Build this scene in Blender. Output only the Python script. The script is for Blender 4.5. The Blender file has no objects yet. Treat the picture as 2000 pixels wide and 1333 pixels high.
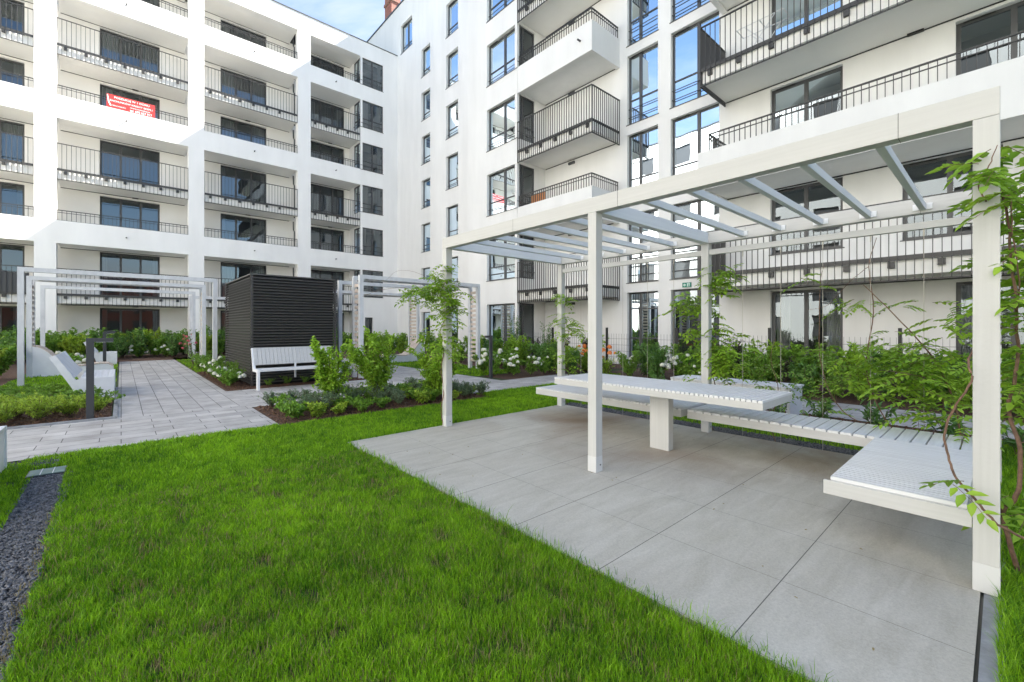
import bpy, math, random
import numpy as np
from mathutils import Vector, Matrix
rnd = random.Random(7)
S = bpy.context.scene
COL = S.collection

# ------------------------------------------------------------------ camera, world, sun
TH = 0.842382
cam_d = bpy.data.cameras.new('camera'); cam = bpy.data.objects.new('camera', cam_d); COL.objects.link(cam)
cam.location = (0, 0, 1.45); cam.rotation_euler = (math.pi/2, 0, TH - math.pi/2)
cam_d.sensor_width = 36; cam_d.lens = 36*855.75/2000; cam_d.shift_y = -28.09/2000
cam_d.clip_start = 0.05; cam_d.clip_end = 2000
S.camera = cam
SUN = Vector((1.0, -0.30, 1.06)).normalized()
elev = math.asin(SUN.z); azim = math.atan2(SUN.x, SUN.y)      # from +Y towards +X
w = bpy.data.worlds.new('World'); S.world = w; w.use_nodes = True
nt = w.node_tree; nt.nodes.clear()
out = nt.nodes.new('ShaderNodeOutputWorld'); bg = nt.nodes.new('ShaderNodeBackground')
sky = nt.nodes.new('ShaderNodeTexSky'); sky.sky_type = 'NISHITA'; sky.sun_disc = False
sky.sun_elevation = elev; sky.sun_rotation = azim; sky.air_density = 1.0; sky.dust_density = 0.2; sky.ozone_density = 1.0
tc = nt.nodes.new('ShaderNodeTexCoord'); mp = nt.nodes.new('ShaderNodeMapping'); mp.inputs['Scale'].default_value = (1.6, 1.6, 5.0)
mp.inputs['Rotation'].default_value = (0.2, 0.1, 0.5)
nz = nt.nodes.new('ShaderNodeTexNoise'); nz.inputs['Scale'].default_value = 1.7; nz.inputs['Detail'].default_value = 8; nz.inputs['Roughness'].default_value = 0.6
nz.inputs['Distortion'].default_value = 0.4
cr = nt.nodes.new('ShaderNodeValToRGB'); cr.color_ramp.elements[0].position = 0.47; cr.color_ramp.elements[1].position = 0.80
cr.color_ramp.elements[0].color = (0.0, 0.0, 0.0, 1); cr.color_ramp.elements[1].color = (0.85, 0.85, 0.85, 1)
mx = nt.nodes.new('ShaderNodeMix'); mx.data_type = 'RGBA'
mx.inputs['B'].default_value = (3.6, 3.7, 3.9, 1)
L = nt.links.new
L(tc.outputs['Generated'], mp.inputs['Vector']); L(mp.outputs[0], nz.inputs['Vector']); L(nz.outputs['Fac'], cr.inputs[0])
L(cr.outputs[0], mx.inputs['Factor']); L(sky.outputs[0], mx.inputs['A']); L(mx.outputs['Result'], bg.inputs['Color']); L(bg.outputs[0], out.inputs['Surface'])
bg.inputs['Strength'].default_value = 0.062
sd = bpy.data.lights.new('sun', 'SUN'); sd.energy = 4.4; sd.angle = math.radians(0.5); sd.color = (1, 0.94, 0.85)
so = bpy.data.objects.new('sun', sd); COL.objects.link(so); so.location = (30, -10, 40)
so.rotation_euler = SUN.to_track_quat('Z', 'Y').to_euler()
S.view_settings.view_transform = 'Standard'; S.view_settings.look = 'None'
S.view_settings.exposure = 2.5; S.view_settings.gamma = 1
S.render.engine = 'CYCLES'
S.cycles.max_bounces = 10; S.cycles.diffuse_bounces = 6; S.cycles.transparent_max_bounces = 12

# ------------------------------------------------------------------ materials
def mat(name, color, rough=0.6, metal=0.0, spec=None):
    m = bpy.data.materials.new(name); m.use_nodes = True
    b = m.node_tree.nodes['Principled BSDF']
    b.inputs['Base Color'].default_value = (*color, 1); b.inputs['Roughness'].default_value = rough; b.inputs['Metallic'].default_value = metal
    if spec is not None: b.inputs['Specular IOR Level'].default_value = spec
    return m
def N(m, t, **kw):
    n = m.node_tree.nodes.new(t)
    for k, v in kw.items():
        if k.startswith('_'): setattr(n, k[1:], v)
        else: n.inputs[k.replace('_', ' ')].default_value = v
    return n
def K(m, a, b): m.node_tree.links.new(a, b)
def noisy(m, c1, c2, scale=(3, 3, 3), detail=6, lo=0.3, hi=0.7, bump=0.0, bscale=60, distort=0.0, coord='Object'):
    """base colour wanders between two colours by a noise stretched along an axis"""
    b = m.node_tree.nodes['Principled BSDF']
    t = N(m, 'ShaderNodeTexCoord'); p = N(m, 'ShaderNodeMapping', Scale=scale)
    K(m, t.outputs[coord], p.inputs['Vector'])
    n = N(m, 'ShaderNodeTexNoise', Scale=1.0, Detail=detail, Roughness=0.6, Distortion=distort); K(m, p.outputs[0], n.inputs['Vector'])
    r = N(m, 'ShaderNodeValToRGB'); r.color_ramp.elements[0].position = lo; r.color_ramp.elements[1].position = hi
    r.color_ramp.elements[0].color = (*c1, 1); r.color_ramp.elements[1].color = (*c2, 1)
    K(m, n.outputs['Fac'], r.inputs[0]); K(m, r.outputs[0], b.inputs['Base Color'])
    if bump:
        n2 = N(m, 'ShaderNodeTexNoise', Scale=bscale, Detail=4.0); K(m, t.outputs['Object'], n2.inputs['Vector'])
        bp = N(m, 'ShaderNodeBump', Strength=bump, Distance=0.01); K(m, n2.outputs['Fac'], bp.inputs['Height']); K(m, bp.outputs[0], b.inputs['Normal'])
    return r, t
PLASTER = mat('white_plaster', (.8, .79, .77), .85); noisy(PLASTER, (.705, .70, .685), (.785, .78, .765), (1.1, 1.1, .22), 9, .3, .7, .25, 90)
PLASTER2 = mat('white_plaster_bright', (.84, .835, .82), .85); noisy(PLASTER2, (.79, .785, .77), (.87, .865, .85), (1.1, 1.1, .22), 9, .3, .7, .25, 90)
SOFFIT = mat('loggia_plaster', (.72, .7, .66), .85); noisy(SOFFIT, (.81, .79, .75), (.86, .85, .82), (.5, .5, .6), 6, .3, .7, .2, 90)
def wood(name, sc):
    m = mat(name, (.7, .68, .64), .55); noisy(m, (.485, .48, .465), (.535, .53, .515), sc, 7, .3, .7, .12, 40); return m
WOODZ = wood('painted_timber_upright', (45, 45, 1.2)); WOODY = wood('painted_timber_long', (45, 1.2, 45)); WOODX = wood('painted_timber_cross', (1.2, 45, 45))
RAFT = mat('painted_rafter', (.66, .67, .68), .5); noisy(RAFT, (.63, .64, .655), (.70, .71, .72), (1.2, 30, 30), 5)
SLATX = mat('painted_slats', (.7, .7, .7), .5); noisy(SLATX, (.60, .60, .60), (.74, .745, .75), (2, 40, 40), 5, .3, .7, .1, 30)
SLATY = mat('painted_slats_long', (.7, .7, .7), .5); noisy(SLATY, (.60, .60, .60), (.74, .745, .75), (40, 2, 40), 5, .3, .7, .1, 30)
LARCH = mat('pale_larch_slats', (.6, .5, .43), .6); noisy(LARCH, (.50, .41, .34), (.68, .59, .52), (6, 6, 20), 5)
ZINC = mat('light_grey_steel', (.52, .53, .55), .5, .0); noisy(ZINC, (.55, .56, .575), (.68, .69, .70), (6, 6, 3), 6)
WHITEP = mat('white_lacquer', (.75, .76, .78), .45); noisy(WHITEP, (.68, .69, .71), (.77, .78, .8), (4, 4, 4), 6)
DARK = mat('anthracite_metal', (.05, .052, .055), .45); DARKF = mat('anthracite_frame', (.065, .066, .068), .4)
BLACK = mat('black_plastic', (.012, .012, .012), .4)
RAILM = mat('grey_railing_metal', (.040, .039, .037), .45)
LOUV = mat('louvre_metal', (.10, .095, .09), .35, .25)
COPING = mat('dark_coping', (.06, .065, .07), .4)
BRICK = mat('red_brick', (.35, .09, .05), .8)
def brick_nodes(m, c1, c2, cm, scale, w_, h_, mortar, offs=0.5, vec='XY', bump=.3):
    b = m.node_tree.nodes['Principled BSDF']; t = N(m, 'ShaderNodeTexCoord'); p = N(m, 'ShaderNodeMapping')
    K(m, t.outputs['Object'], p.inputs['Vector'])
    if vec == 'YX': p.inputs['Rotation'].default_value = (0, 0, math.pi/2)
    if vec == 'XZ': p.inputs['Rotation'].default_value = (math.pi/2, 0, 0)
    if vec == 'YZ': p.inputs['Rotation'].default_value = (math.pi/2, 0, math.pi/2)
    k = N(m, 'ShaderNodeTexBrick', Color1=(*c1, 1), Color2=(*c2, 1), Mortar=(*cm, 1), Scale=scale, Mortar_Size=mortar, Brick_Width=w_, Row_Height=h_)
    k.offset = offs; K(m, p.outputs[0], k.inputs['Vector']); return k, t, b
k, t, b = brick_nodes(BRICK, (.36, .10, .06), (.26, .07, .045), (.35, .3, .26), 1, .25, .08, .008, vec='XZ'); K(BRICK, k.outputs[0], b.inputs['Base Color'])
def paving(name, vec):
    m = mat(name, (.5, .49, .48), .75)
    k, t, b = brick_nodes(m, (.52, .50, .475), (.40, .385, .37), (.10, .095, .09), 1, .56, .27, .005, .37, vec)
    n = N(m, 'ShaderNodeTexNoise', Scale=2.2, Detail=7.0, Roughness=.65); K(m, t.outputs['Object'], n.inputs['Vector'])
    r = N(m, 'ShaderNodeValToRGB'); r.color_ramp.elements[0].position = .3; r.color_ramp.elements[1].position = .75
    r.color_ramp.elements[0].color = (.70, .68, .66, 1); r.color_ramp.elements[1].color = (1.2, 1.2, 1.2, 1)
    K(m, n.outputs['Fac'], r.inputs[0])
    x = N(m, 'ShaderNodeMix', _data_type='RGBA', _blend_type='MULTIPLY'); x.inputs['Factor'].default_value = 1
    K(m, k.outputs[0], x.inputs['A']); K(m, r.outputs[0], x.inputs['B']); K(m, x.outputs['Result'], b.inputs['Base Color'])
    bp = N(m, 'ShaderNodeBump', Strength=.5, Distance=.004); K(m, k.outputs['Fac'], bp.inputs['Height']); bp.invert = True; K(m, bp.outputs[0], b.inputs['Normal'])
    return m
PAVE_Y = paving('paving_slabs_long', 'YX'); PAVE_X = paving('paving_slabs_cross', 'XY')
# patio slabs: large tiles with thin joints, cloudy streaks, a few rust-brown water stains
PATIO = mat('stoneware_tiles', (.4, .4, .38), .55)
r, t = noisy(PATIO, (.39, .37, .315), (.505, .485, .43), (1.6, 7, 1), 11, .3, .72, .12, 160, .8)
b = PATIO.node_tree.nodes['Principled BSDF']
def joint_mask(m, t, axis, origin, pitch, width):
    s = N(m, 'ShaderNodeSeparateXYZ'); K(m, t.outputs['Object'], s.inputs[0])
    a = N(m, 'ShaderNodeMath', _operation='SUBTRACT'); K(m, s.outputs[axis], a.inputs[0]); a.inputs[1].default_value = origin - pitch/2
    f = N(m, 'ShaderNodeMath', _operation='FLOORED_MODULO'); K(m, a.outputs[0], f.inputs[0]); f.inputs[1].default_value = pitch
    d = N(m, 'ShaderNodeMath', _operation='SUBTRACT'); K(m, f.outputs[0], d.inputs[0]); d.inputs[1].default_value = pitch/2
    e = N(m, 'ShaderNodeMath', _operation='ABSOLUTE'); K(m, d.outputs[0], e.inputs[0])
    g = N(m, 'ShaderNodeMath', _operation='LESS_THAN'); K(m, e.outputs[0], g.inputs[0]); g.inputs[1].default_value = width
    return g
j1 = joint_mask(PATIO, t, 1, .84, .76, .0026); j2 = joint_mask(PATIO, t, 0, 2.11, .69, .0013)
jm = N(PATIO, 'ShaderNodeMath', _operation='MAXIMUM'); K(PATIO, j1.outputs[0], jm.inputs[0]); K(PATIO, j2.outputs[0], jm.inputs[1])
ns = N(PATIO, 'ShaderNodeTexNoise', Scale=.55, Detail=5.0, Distortion=.5); K(PATIO, t.outputs['Object'], ns.inputs['Vector'])
rs = N(PATIO, 'ShaderNodeValToRGB'); rs.color_ramp.elements[0].position = .42; rs.color_ramp.elements[1].position = .66
rs.color_ramp.elements[0].color = (0, 0, 0, 1); rs.color_ramp.elements[1].color = (.95, .95, .95, 1); K(PATIO, ns.outputs['Fac'], rs.inputs[0])
x1 = N(PATIO, 'ShaderNodeMix', _data_type='RGBA'); x1.inputs['B'].default_value = (.235, .165, .11, 1)
sx_ = N(PATIO, 'ShaderNodeSeparateXYZ'); K(PATIO, t.outputs['Object'], sx_.inputs[0])
mr = N(PATIO, 'ShaderNodeMapRange'); K(PATIO, sx_.outputs[0], mr.inputs[0]); mr.inputs[1].default_value = 3.3; mr.inputs[2].default_value = 5.2; mr.inputs[3].default_value = .12; mr.inputs[4].default_value = 1.0
mm = N(PATIO, 'ShaderNodeMath', _operation='MULTIPLY'); K(PATIO, mr.outputs[0], mm.inputs[0]); K(PATIO, rs.outputs[0], mm.inputs[1]); K(PATIO, mm.outputs[0], x1.inputs['Factor']); K(PATIO, r.outputs[0], x1.inputs['A'])
x2 = N(PATIO, 'ShaderNodeMix', _data_type='RGBA'); x2.inputs['B'].default_value = (.07, .065, .06, 1)
K(PATIO, jm.outputs[0], x2.inputs['Factor']); K(PATIO, x1.outputs['Result'], x2.inputs['A']); sp = N(PATIO, 'ShaderNodeTexNoise', Scale=90.0, Detail=5.0, Roughness=.8); K(PATIO, t.outputs['Object'], sp.inputs['Vector'])
sr = N(PATIO, 'ShaderNodeValToRGB'); sr.color_ramp.elements[0].position = .3; sr.color_ramp.elements[1].position = .7; sr.color_ramp.elements[0].color = (.80, .80, .80, 1); sr.color_ramp.elements[1].color = (1.16, 1.16, 1.16, 1); K(PATIO, sp.outputs['Fac'], sr.inputs[0])
x3 = N(PATIO, 'ShaderNodeMix', _data_type='RGBA', _blend_type='MULTIPLY'); x3.inputs['Factor'].default_value = 1; K(PATIO, x2.outputs['Result'], x3.inputs['A']); K(PATIO, sr.outputs[0], x3.inputs['B']); K(PATIO, x3.outputs['Result'], b.inputs['Base Color'])
KERB = mat('grey_kerb', (.36, .37, .38), .85); noisy(KERB, (.20, .205, .21), (.33, .335, .35), (12, 12, 12), 6, .3, .7, .3, 80)
SOIL = mat('lawn_soil', (.03, .04, .012), .95); noisy(SOIL, (.05, .045, .018), (.04, .085, .015), (6, 6, 6), 6)
MULCH = mat('bark_mulch', (.12, .06, .035), .9); noisy(MULCH, (.05, .026, .017), (.17, .09, .055), (38, 30, 38), 8, .35, .7, 1.0, 70)
CHIP = mat('bark_chips', (.16, .08, .045), .85); GRAVM = mat('slate_gravel', (.07, .072, .08), .7)
noisy(GRAVM, (.05, .05, .053), (.22, .22, .23), (45, 45, 45), 3, .35, .7); noisy(CHIP, (.08, .038, .022), (.24, .13, .08), (40, 40, 40), 3, .35, .7)
GRAVB = mat('gravel_bed', (.03, .03, .035), .9)
TEAL = mat('galvanised_cover', (.28, .42, .40), .4, .3); noisy(TEAL, (.06, .14, .125), (.14, .25, .23), (8, 20, 8), 6)
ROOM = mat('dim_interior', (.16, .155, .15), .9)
CURT = mat('pale_curtain', (.55, .54, .52), .9); noisy(CURT, (.4, .39, .38), (.62, .61, .6), (14, 14, .3), 3)
GLASS = bpy.data.materials.new('window_glass'); GLASS.use_nodes = True
g = GLASS.node_tree; g.nodes.clear()
go = g.nodes.new('ShaderNodeOutputMaterial'); gm = g.nodes.new('ShaderNodeMixShader'); gt = g.nodes.new('ShaderNodeBsdfTransparent'); gg = g.nodes.new('ShaderNodeBsdfGlossy')
gt.inputs[0].default_value = (.6, .62, .63, 1); gg.inputs['Roughness'].default_value = 0.0; gg.inputs[0].default_value = (.82, .93, 1, 1)
gf = g.nodes.new('ShaderNodeFresnel'); gf.inputs[0].default_value = 2.15
gn = g.nodes.new('ShaderNodeTexNoise'); gn.inputs['Scale'].default_value = .8; gb = g.nodes.new('ShaderNodeBump'); gb.inputs['Strength'].default_value = .05; gb.inputs['Distance'].default_value = .08
gc = g.nodes.new('ShaderNodeTexCoord'); g.links.new(gc.outputs['Object'], gn.inputs['Vector']); g.links.new(gn.outputs['Fac'], gb.inputs['Height']); g.links.new(gb.outputs[0], gg.inputs['Normal'])
g.links.new(gf.outputs[0], gm.inputs[0]); g.links.new(gt.outputs[0], gm.inputs[1]); g.links.new(gg.outputs[0], gm.inputs[2]); g.links.new(gm.outputs[0], go.inputs[0])

def leafmat(name, dark, light, trans=.35, rough=.45):
    m = bpy.data.materials.new(name); m.use_nodes = True; t = m.node_tree; b = t.nodes['Principled BSDF']
    a = N(m, 'ShaderNodeAttribute', _attribute_name='tint'); r = N(m, 'ShaderNodeValToRGB')
    r.color_ramp.elements[0].color = (*dark, 1); r.color_ramp.elements[1].color = (*light, 1); K(m, a.outputs['Fac'], r.inputs[0])
    K(m, r.outputs[0], b.inputs['Base Color']); b.inputs['Roughness'].default_value = rough
    tr = N(m, 'ShaderNodeBsdfTranslucent'); mx = N(m, 'ShaderNodeMixShader'); mx.inputs[0].default_value = trans
    K(m, r.outputs[0], tr.inputs[0]); o = t.nodes['Material Output']
    K(m, b.outputs[0], mx.inputs[1]); K(m, tr.outputs[0], mx.inputs[2]); K(m, mx.outputs[0], o.inputs[0]); return m
GRASSM = leafmat('grass_blades', (.07, .21, .006), (.38, .66, .020), .5, .5)
DRYM = leafmat('dry_blades', (.2, .16, .06), (.38, .31, .14), .3, .6)
LF_BRIGHT = leafmat('bright_leaves', (.12, .27, .018), (.40, .62, .05))
LF_MID = leafmat('mid_green_leaves', (.07, .18, .02), (.27, .47, .055))
LF_DEEP = leafmat('deep_green_leaves', (.045, .12, .028), (.17, .34, .07), .25, .35)
LF_PURP = leafmat('dark_bronze_leaves', (.015, .018, .014), (.06, .055, .04), .15)
LF_GREY = leafmat('grey_green_leaves', (.08, .15, .065), (.26, .36, .2), .2, .6)
LF_LIME = leafmat('lime_leaves', (.18, .33, .025), (.48, .62, .07), .4)
LF_WIST = leafmat('climber_leaves', (.13, .29, .02), (.38, .58, .055), .45)
STEM = mat('twig_bark', (.10, .065, .04), .85); VINEB = mat('climber_bark', (.16, .085, .055), .8); noisy(VINEB, (.09, .05, .033), (.24, .14, .09), (30, 30, 30), 5)
PETALW = mat('cream_petals', (.72, .72, .6), .7); PETALW.node_tree.nodes['Principled BSDF'].inputs['Subsurface Weight'].default_value = 0
PETALO = mat('orange_petals', (.8, .25, .05), .6); PETALP = mat('pink_petals', (.65, .12, .15), .6)

# ------------------------------------------------------------------ mesh helpers
class MB:
    def __init__(s): s.v = []; s.f = []
    def quad(s, *p):
        i = len(s.v); s.v += [tuple(q) for q in p]; s.f.append(tuple(range(i, i+len(p)))); return s
    def box(s, a, b_):
        x0, y0, z0 = [min(p, q) for p, q in zip(a, b_)]; x1, y1, z1 = [max(p, q) for p, q in zip(a, b_)]
        i = len(s.v); s.v += [(x0,y0,z0),(x1,y0,z0),(x1,y1,z0),(x0,y1,z0),(x0,y0,z1),(x1,y0,z1),(x1,y1,z1),(x0,y1,z1)]
        s.f += [(i,i+3,i+2,i+1),(i+4,i+5,i+6,i+7),(i,i+1,i+5,i+4),(i+1,i+2,i+6,i+5),(i+2,i+3,i+7,i+6),(i+3,i,i+4,i+7)]; return s
    def prism(s, poly, fn):
        """poly: 2D list; fn(u,v,k) maps to 3D for side k=0/1"""
        n = len(poly); i = len(s.v)
        s.v += [fn(u, v, 0) for u, v in poly] + [fn(u, v, 1) for u, v in poly]
        s.f += [tuple(i+q for q in range(n)), tuple(i+n+q for q in reversed(range(n)))]
        s.f += [(i+q, i+n+q, i+n+(q+1) % n, i+(q+1) % n) for q in range(n)]; return s
    def tube(s, pts, r0, r1=None, n=6):
        r1 = r0 if r1 is None else r1; pts = [Vector(p) for p in pts]; rings = []
        for k, p in enumerate(pts):
            d = (pts[min(k+1, len(pts)-1)] - pts[max(k-1, 0)]).normalized()
            a = d.cross(Vector((0, 0, 1)) if abs(d.z) < .9 else Vector((1, 0, 0))).normalized(); c_ = d.cross(a)
            r = r0 + (r1-r0)*k/max(1, len(pts)-1); i = len(s.v); rings.append(i)
            s.v += [tuple(p + a*math.cos(2*math.pi*q/n)*r + c_*math.sin(2*math.pi*q/n)*r) for q in range(n)]
        for a, c_ in zip(rings, rings[1:]):
            s.f += [(a+q, a+(q+1) % n, c_+(q+1) % n, c_+q) for q in range(n)]
        s.f += [tuple(rings[0]+q for q in reversed(range(n))), tuple(rings[-1]+q for q in range(n))]; return s
    def build(s, name, m, parent=None, bevel=0, fixn=False):
        me = bpy.data.meshes.new(name); me.from_pydata(s.v, [], s.f); me.materials.append(m)
        if fixn:
            import bmesh
            bm = bmesh.new(); bm.from_mesh(me); bmesh.ops.recalc_face_normals(bm, faces=bm.faces); bm.to_mesh(me); bm.free()
        o = bpy.data.objects.new(name, me); COL.objects.link(o)
        if parent is not None:
            o.parent = parent; o.matrix_parent_inverse = Matrix.Translation(-parent.location) if parent.type == 'EMPTY' else Matrix()
        if bevel:
            bv = o.modifiers.new('bevel', 'BEVEL'); bv.width = bevel; bv.segments = 2; bv.limit_method = 'ANGLE'
        return o
def tag(o, label, cat, group=None):
    o['label'] = label; o['category'] = cat
    if group: o['group'] = group
    return o
def thing(name, loc, label, cat, group=None):
    o = bpy.data.objects.new(name, None); COL.objects.link(o); o.location = loc; o.empty_display_size = .2
    return tag(o, label, cat, group)
def structure(o): o['kind'] = 'structure'; return o
def sheet(name, rects, z, m, kind='structure'):
    mb = MB()
    for x0, y0, x1, y1 in rects: mb.quad((x0,y0,z),(x1,y0,z),(x1,y1,z),(x0,y1,z))
    o = mb.build(name, m); o['kind'] = kind; return o

# ------------------------------------------------------------------ ground
sheet('ground', [(-300, -300, 300, 300)], -.016, SOIL)
sheet('planting_soil', [(-9, 9.3, -.12, 13.9), (-9, 13.9, -2.2, 30), (-2.2, 24.2, 9, 30), (1.76, 7.05, 5.72, 9.0), (1.75, 11.6, 5.7, 26), (7.0, -6, 8.45, 4.6),
    (10.2, -8, 14.3, 8.5), (7.95, 8.95, 14.3, 10.2), (9.6, 10.2, 14.3, 28), (5.9, 20, 9.6, 30)], -.008, MULCH)
sheet('path', [(-.05, 9.32, 1.75, 24.2)], .0, PAVE_Y)
sheet('cross_path', [(-9, 7.1, 1.75, 9.32), (1.75, 9.0, 7.65, 11.6), (5.74, 7.62, 10.2, 9.0), (5.74, 11.6, 7.65, 20)], .0, PAVE_X)
sheet('side_path', [(8.5, -8, 10.15, 7.62)], .0, PAVE_Y)
mb = MB(); mb.box((-9, 9.32, -.02), (-.1, 9.38, .03)); mb.box((-.1, 9.32, -.02), (-.05, 13.9, .03)); structure(mb.build('path_edging', KERB))
mb = MB(); mb.box((2.1, .081, -.1), (6.13, 5.46, .006)); structure(mb.build('patio', PATIO))
mb = MB(); mb.box((2.1, -.01, -.1), (6.13, .069, .0)); structure(mb.build('patio_kerb', KERB))
structure(MB().quad((2.1,.05,-.006),(6.13,.05,-.006),(6.13,.08,-.006),(2.1,.08,-.006)).build('patio_joint', BLACK))
sheet('gravel_base', [(-.66, 1.0, -.36, 6.3), (6.14, .1, 6.40, 5.5), (-1.3, 6.55, -.55, 7.02)], -.004, GRAVB)

# ------------------------------------------------------------------ vectorised blades, stones, leaves
def fast_mesh(name, verts, faces_loop, nper, m, parent=None, tint=None):
    me = bpy.data.meshes.new(name); me.vertices.add(len(verts)); me.vertices.foreach_set('co', verts.astype(np.float32).ravel())
    nf = len(nper); me.loops.add(len(faces_loop)); me.loops.foreach_set('vertex_index', faces_loop.astype(np.int32))
    me.polygons.add(nf); st = np.concatenate([[0], np.cumsum(nper)[:-1]]).astype(np.int32)
    me.polygons.foreach_set('loop_start', st); me.polygons.foreach_set('loop_total', np.asarray(nper, np.int32))
    if tint is not None:
        at = me.attributes.new('tint', 'FLOAT', 'POINT'); at.data.foreach_set('value', tint.astype(np.float32))
    me.materials.append(m); me.update(); me.validate(verbose=False)
    if name is None: return me
    o = bpy.data.objects.new(name, me); COL.objects.link(o)
    if parent is not None: o.parent = parent
    return o
def value_noise(P, scale, seed):
    """smooth 2-D value noise"""
    r = np.random.default_rng(seed); T = r.random((64, 64)); q = P/scale; i = np.floor(q).astype(int); f = q - i; f = f*f*(3-2*f)
    g = lambda a, b_: T[(i[:, 0]+a) % 64, (i[:, 1]+b_) % 64]
    return (g(0,0)*(1-f[:,0])+g(1,0)*f[:,0])*(1-f[:,1]) + (g(0,1)*(1-f[:,0])+g(1,1)*f[:,0])*f[:,1]
def grass(name, rects, seed, dens, m=GRASSM, hmul=1.0, fade=True, edge=.0, dry=False):
    r = np.random.default_rng(seed); PP = []
    for x0, y0, x1, y1 in rects:
        # cell-wise density by distance to camera
        for cx in np.arange(x0, x1, .5):
            for cy in np.arange(y0, y1, .5):
                ex, ey = min(cx+.5, x1), min(cy+.5, y1); mxx, myy = (cx+ex)/2, (cy+ey)/2; d = math.hypot(mxx, myy)
                fwd = mxx*math.cos(TH)+myy*math.sin(TH); sid = mxx*math.sin(TH)-myy*math.cos(TH)
                if fwd < .5 or abs(sid) > fwd*1.25+.9: continue
                k = dens*(min(1, (3.0/max(d, 3.0))**1.45) if fade else 1)
                n = int(k*(ex-cx)*(ey-cy)); PP.append(np.column_stack([r.uniform(cx, ex, n), r.uniform(cy, ey, n)]))
    P = np.concatenate(PP); n = len(P); clump = value_noise(P, .11, seed+1); big = value_noise(P, .9, seed+2); fine = value_noise(P, .05, seed+3)
    keep = r.random(n) < (1-.9*np.clip((.30-clump)/.30, 0, 1)**.8); P, clump, big, fine = P[keep], clump[keep], big[keep], fine[keep]; n = len(P)
    d = np.hypot(P[:, 0], P[:, 1]); H = (.018+.030*r.random(n)**1.3)*(.65+.6*clump)*hmul; H *= np.where(r.random(n) < .03, 1.6, 1)
    W = (.0010+.0009*r.random(n))*np.clip(d/2.6, 1, 6)**.9; a = r.uniform(0, 2*np.pi, n); lean = H*(.15+.75*r.random(n)); la = r.uniform(0, 2*np.pi, n)
    ux, uy = np.cos(a), np.sin(a); lx, ly = np.cos(la)*lean, np.sin(la)*lean; z0 = np.full(n, -.012)
    V = np.zeros((n, 5, 3)); V[:, 0] = np.column_stack([P[:,0]-ux*W, P[:,1]-uy*W, z0]); V[:, 1] = np.column_stack([P[:,0]+ux*W, P[:,1]+uy*W, z0])
    V[:, 2] = np.column_stack([P[:,0]+ux*W*.8+lx*.35, P[:,1]+uy*W*.8+ly*.35, H*.6]); V[:, 3] = np.column_stack([P[:,0]-ux*W*.8+lx*.35, P[:,1]-uy*W*.8+ly*.35, H*.6])
    V[:, 4] = np.column_stack([P[:,0]+lx, P[:,1]+ly, H])
    b0 = np.arange(n)[:, None]*5; F = np.concatenate([b0+np.array([[0,1,2,3]]), b0+np.array([[3,2,4]])], axis=1).ravel()
    tint = np.clip(.34+.95*(r.random(n)-.42)+.5*(big-.5)+.4*(fine-.5)+.35*(clump-.5), 0, 1); tint = np.repeat(tint, 5)
    o = fast_mesh(name, V.reshape(-1, 3), F, np.tile([4, 3], n), m, None, tint); o['kind'] = 'stuff'; return o
LAWN = [(-.365, .4, 2.09, 4.2), (-.39, 4.2, 2.09, 5.47), (-.41, 5.47, 5.7, 7.04), (5.7, 5.47, 8.48, 7.6), (-3.2, 1.5, -.635, 6.15), (-3.2, 6.15, -.69, 6.9), (-.78, 6.5, -.42, 7.1), (-.42, 7.0, 1.72, 7.12)]
g1 = grass('lawn_grass', LAWN, 1, 27000); g1['label'] = 'dense bright green lawn grass in the foreground'
ge = grass('lawn_edge_blades', [(2.04, .4, 2.15, 5.5), (2.1, 5.43, 6.3, 5.5)], 15, 2600, hmul=1.7); ge['label'] = 'longer grass blades hanging over the patio edge'
g2 = grass('lawn_straw', [(-.42, .4, 2.09, 5.0), (2.2, -1.2, 4.5, -.08)], 11, 3600, DRYM, .95); g2['label'] = 'dry straw-coloured blades scattered in the lawn'
grass('side_grass', [(2.1, -1.6, 8, .012)], 2, 20000, hmul=2.0)
grass('strip_grass', [(6.42, -1.5, 7.05, 5.47), (5.9, 5.47, 7.1, 6.0)], 3, 9000)
grass('far_lawn', [(-2.15, 13.95, -.1, 24.1), (1.77, 17, 2.4, 24), (7.7, 10.3, 9.6, 13.2), (7.7, 13.2, 9.6, 20), (10.2, 7.7, 11.4, 8.4)], 4, 9000, hmul=1.2)
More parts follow.
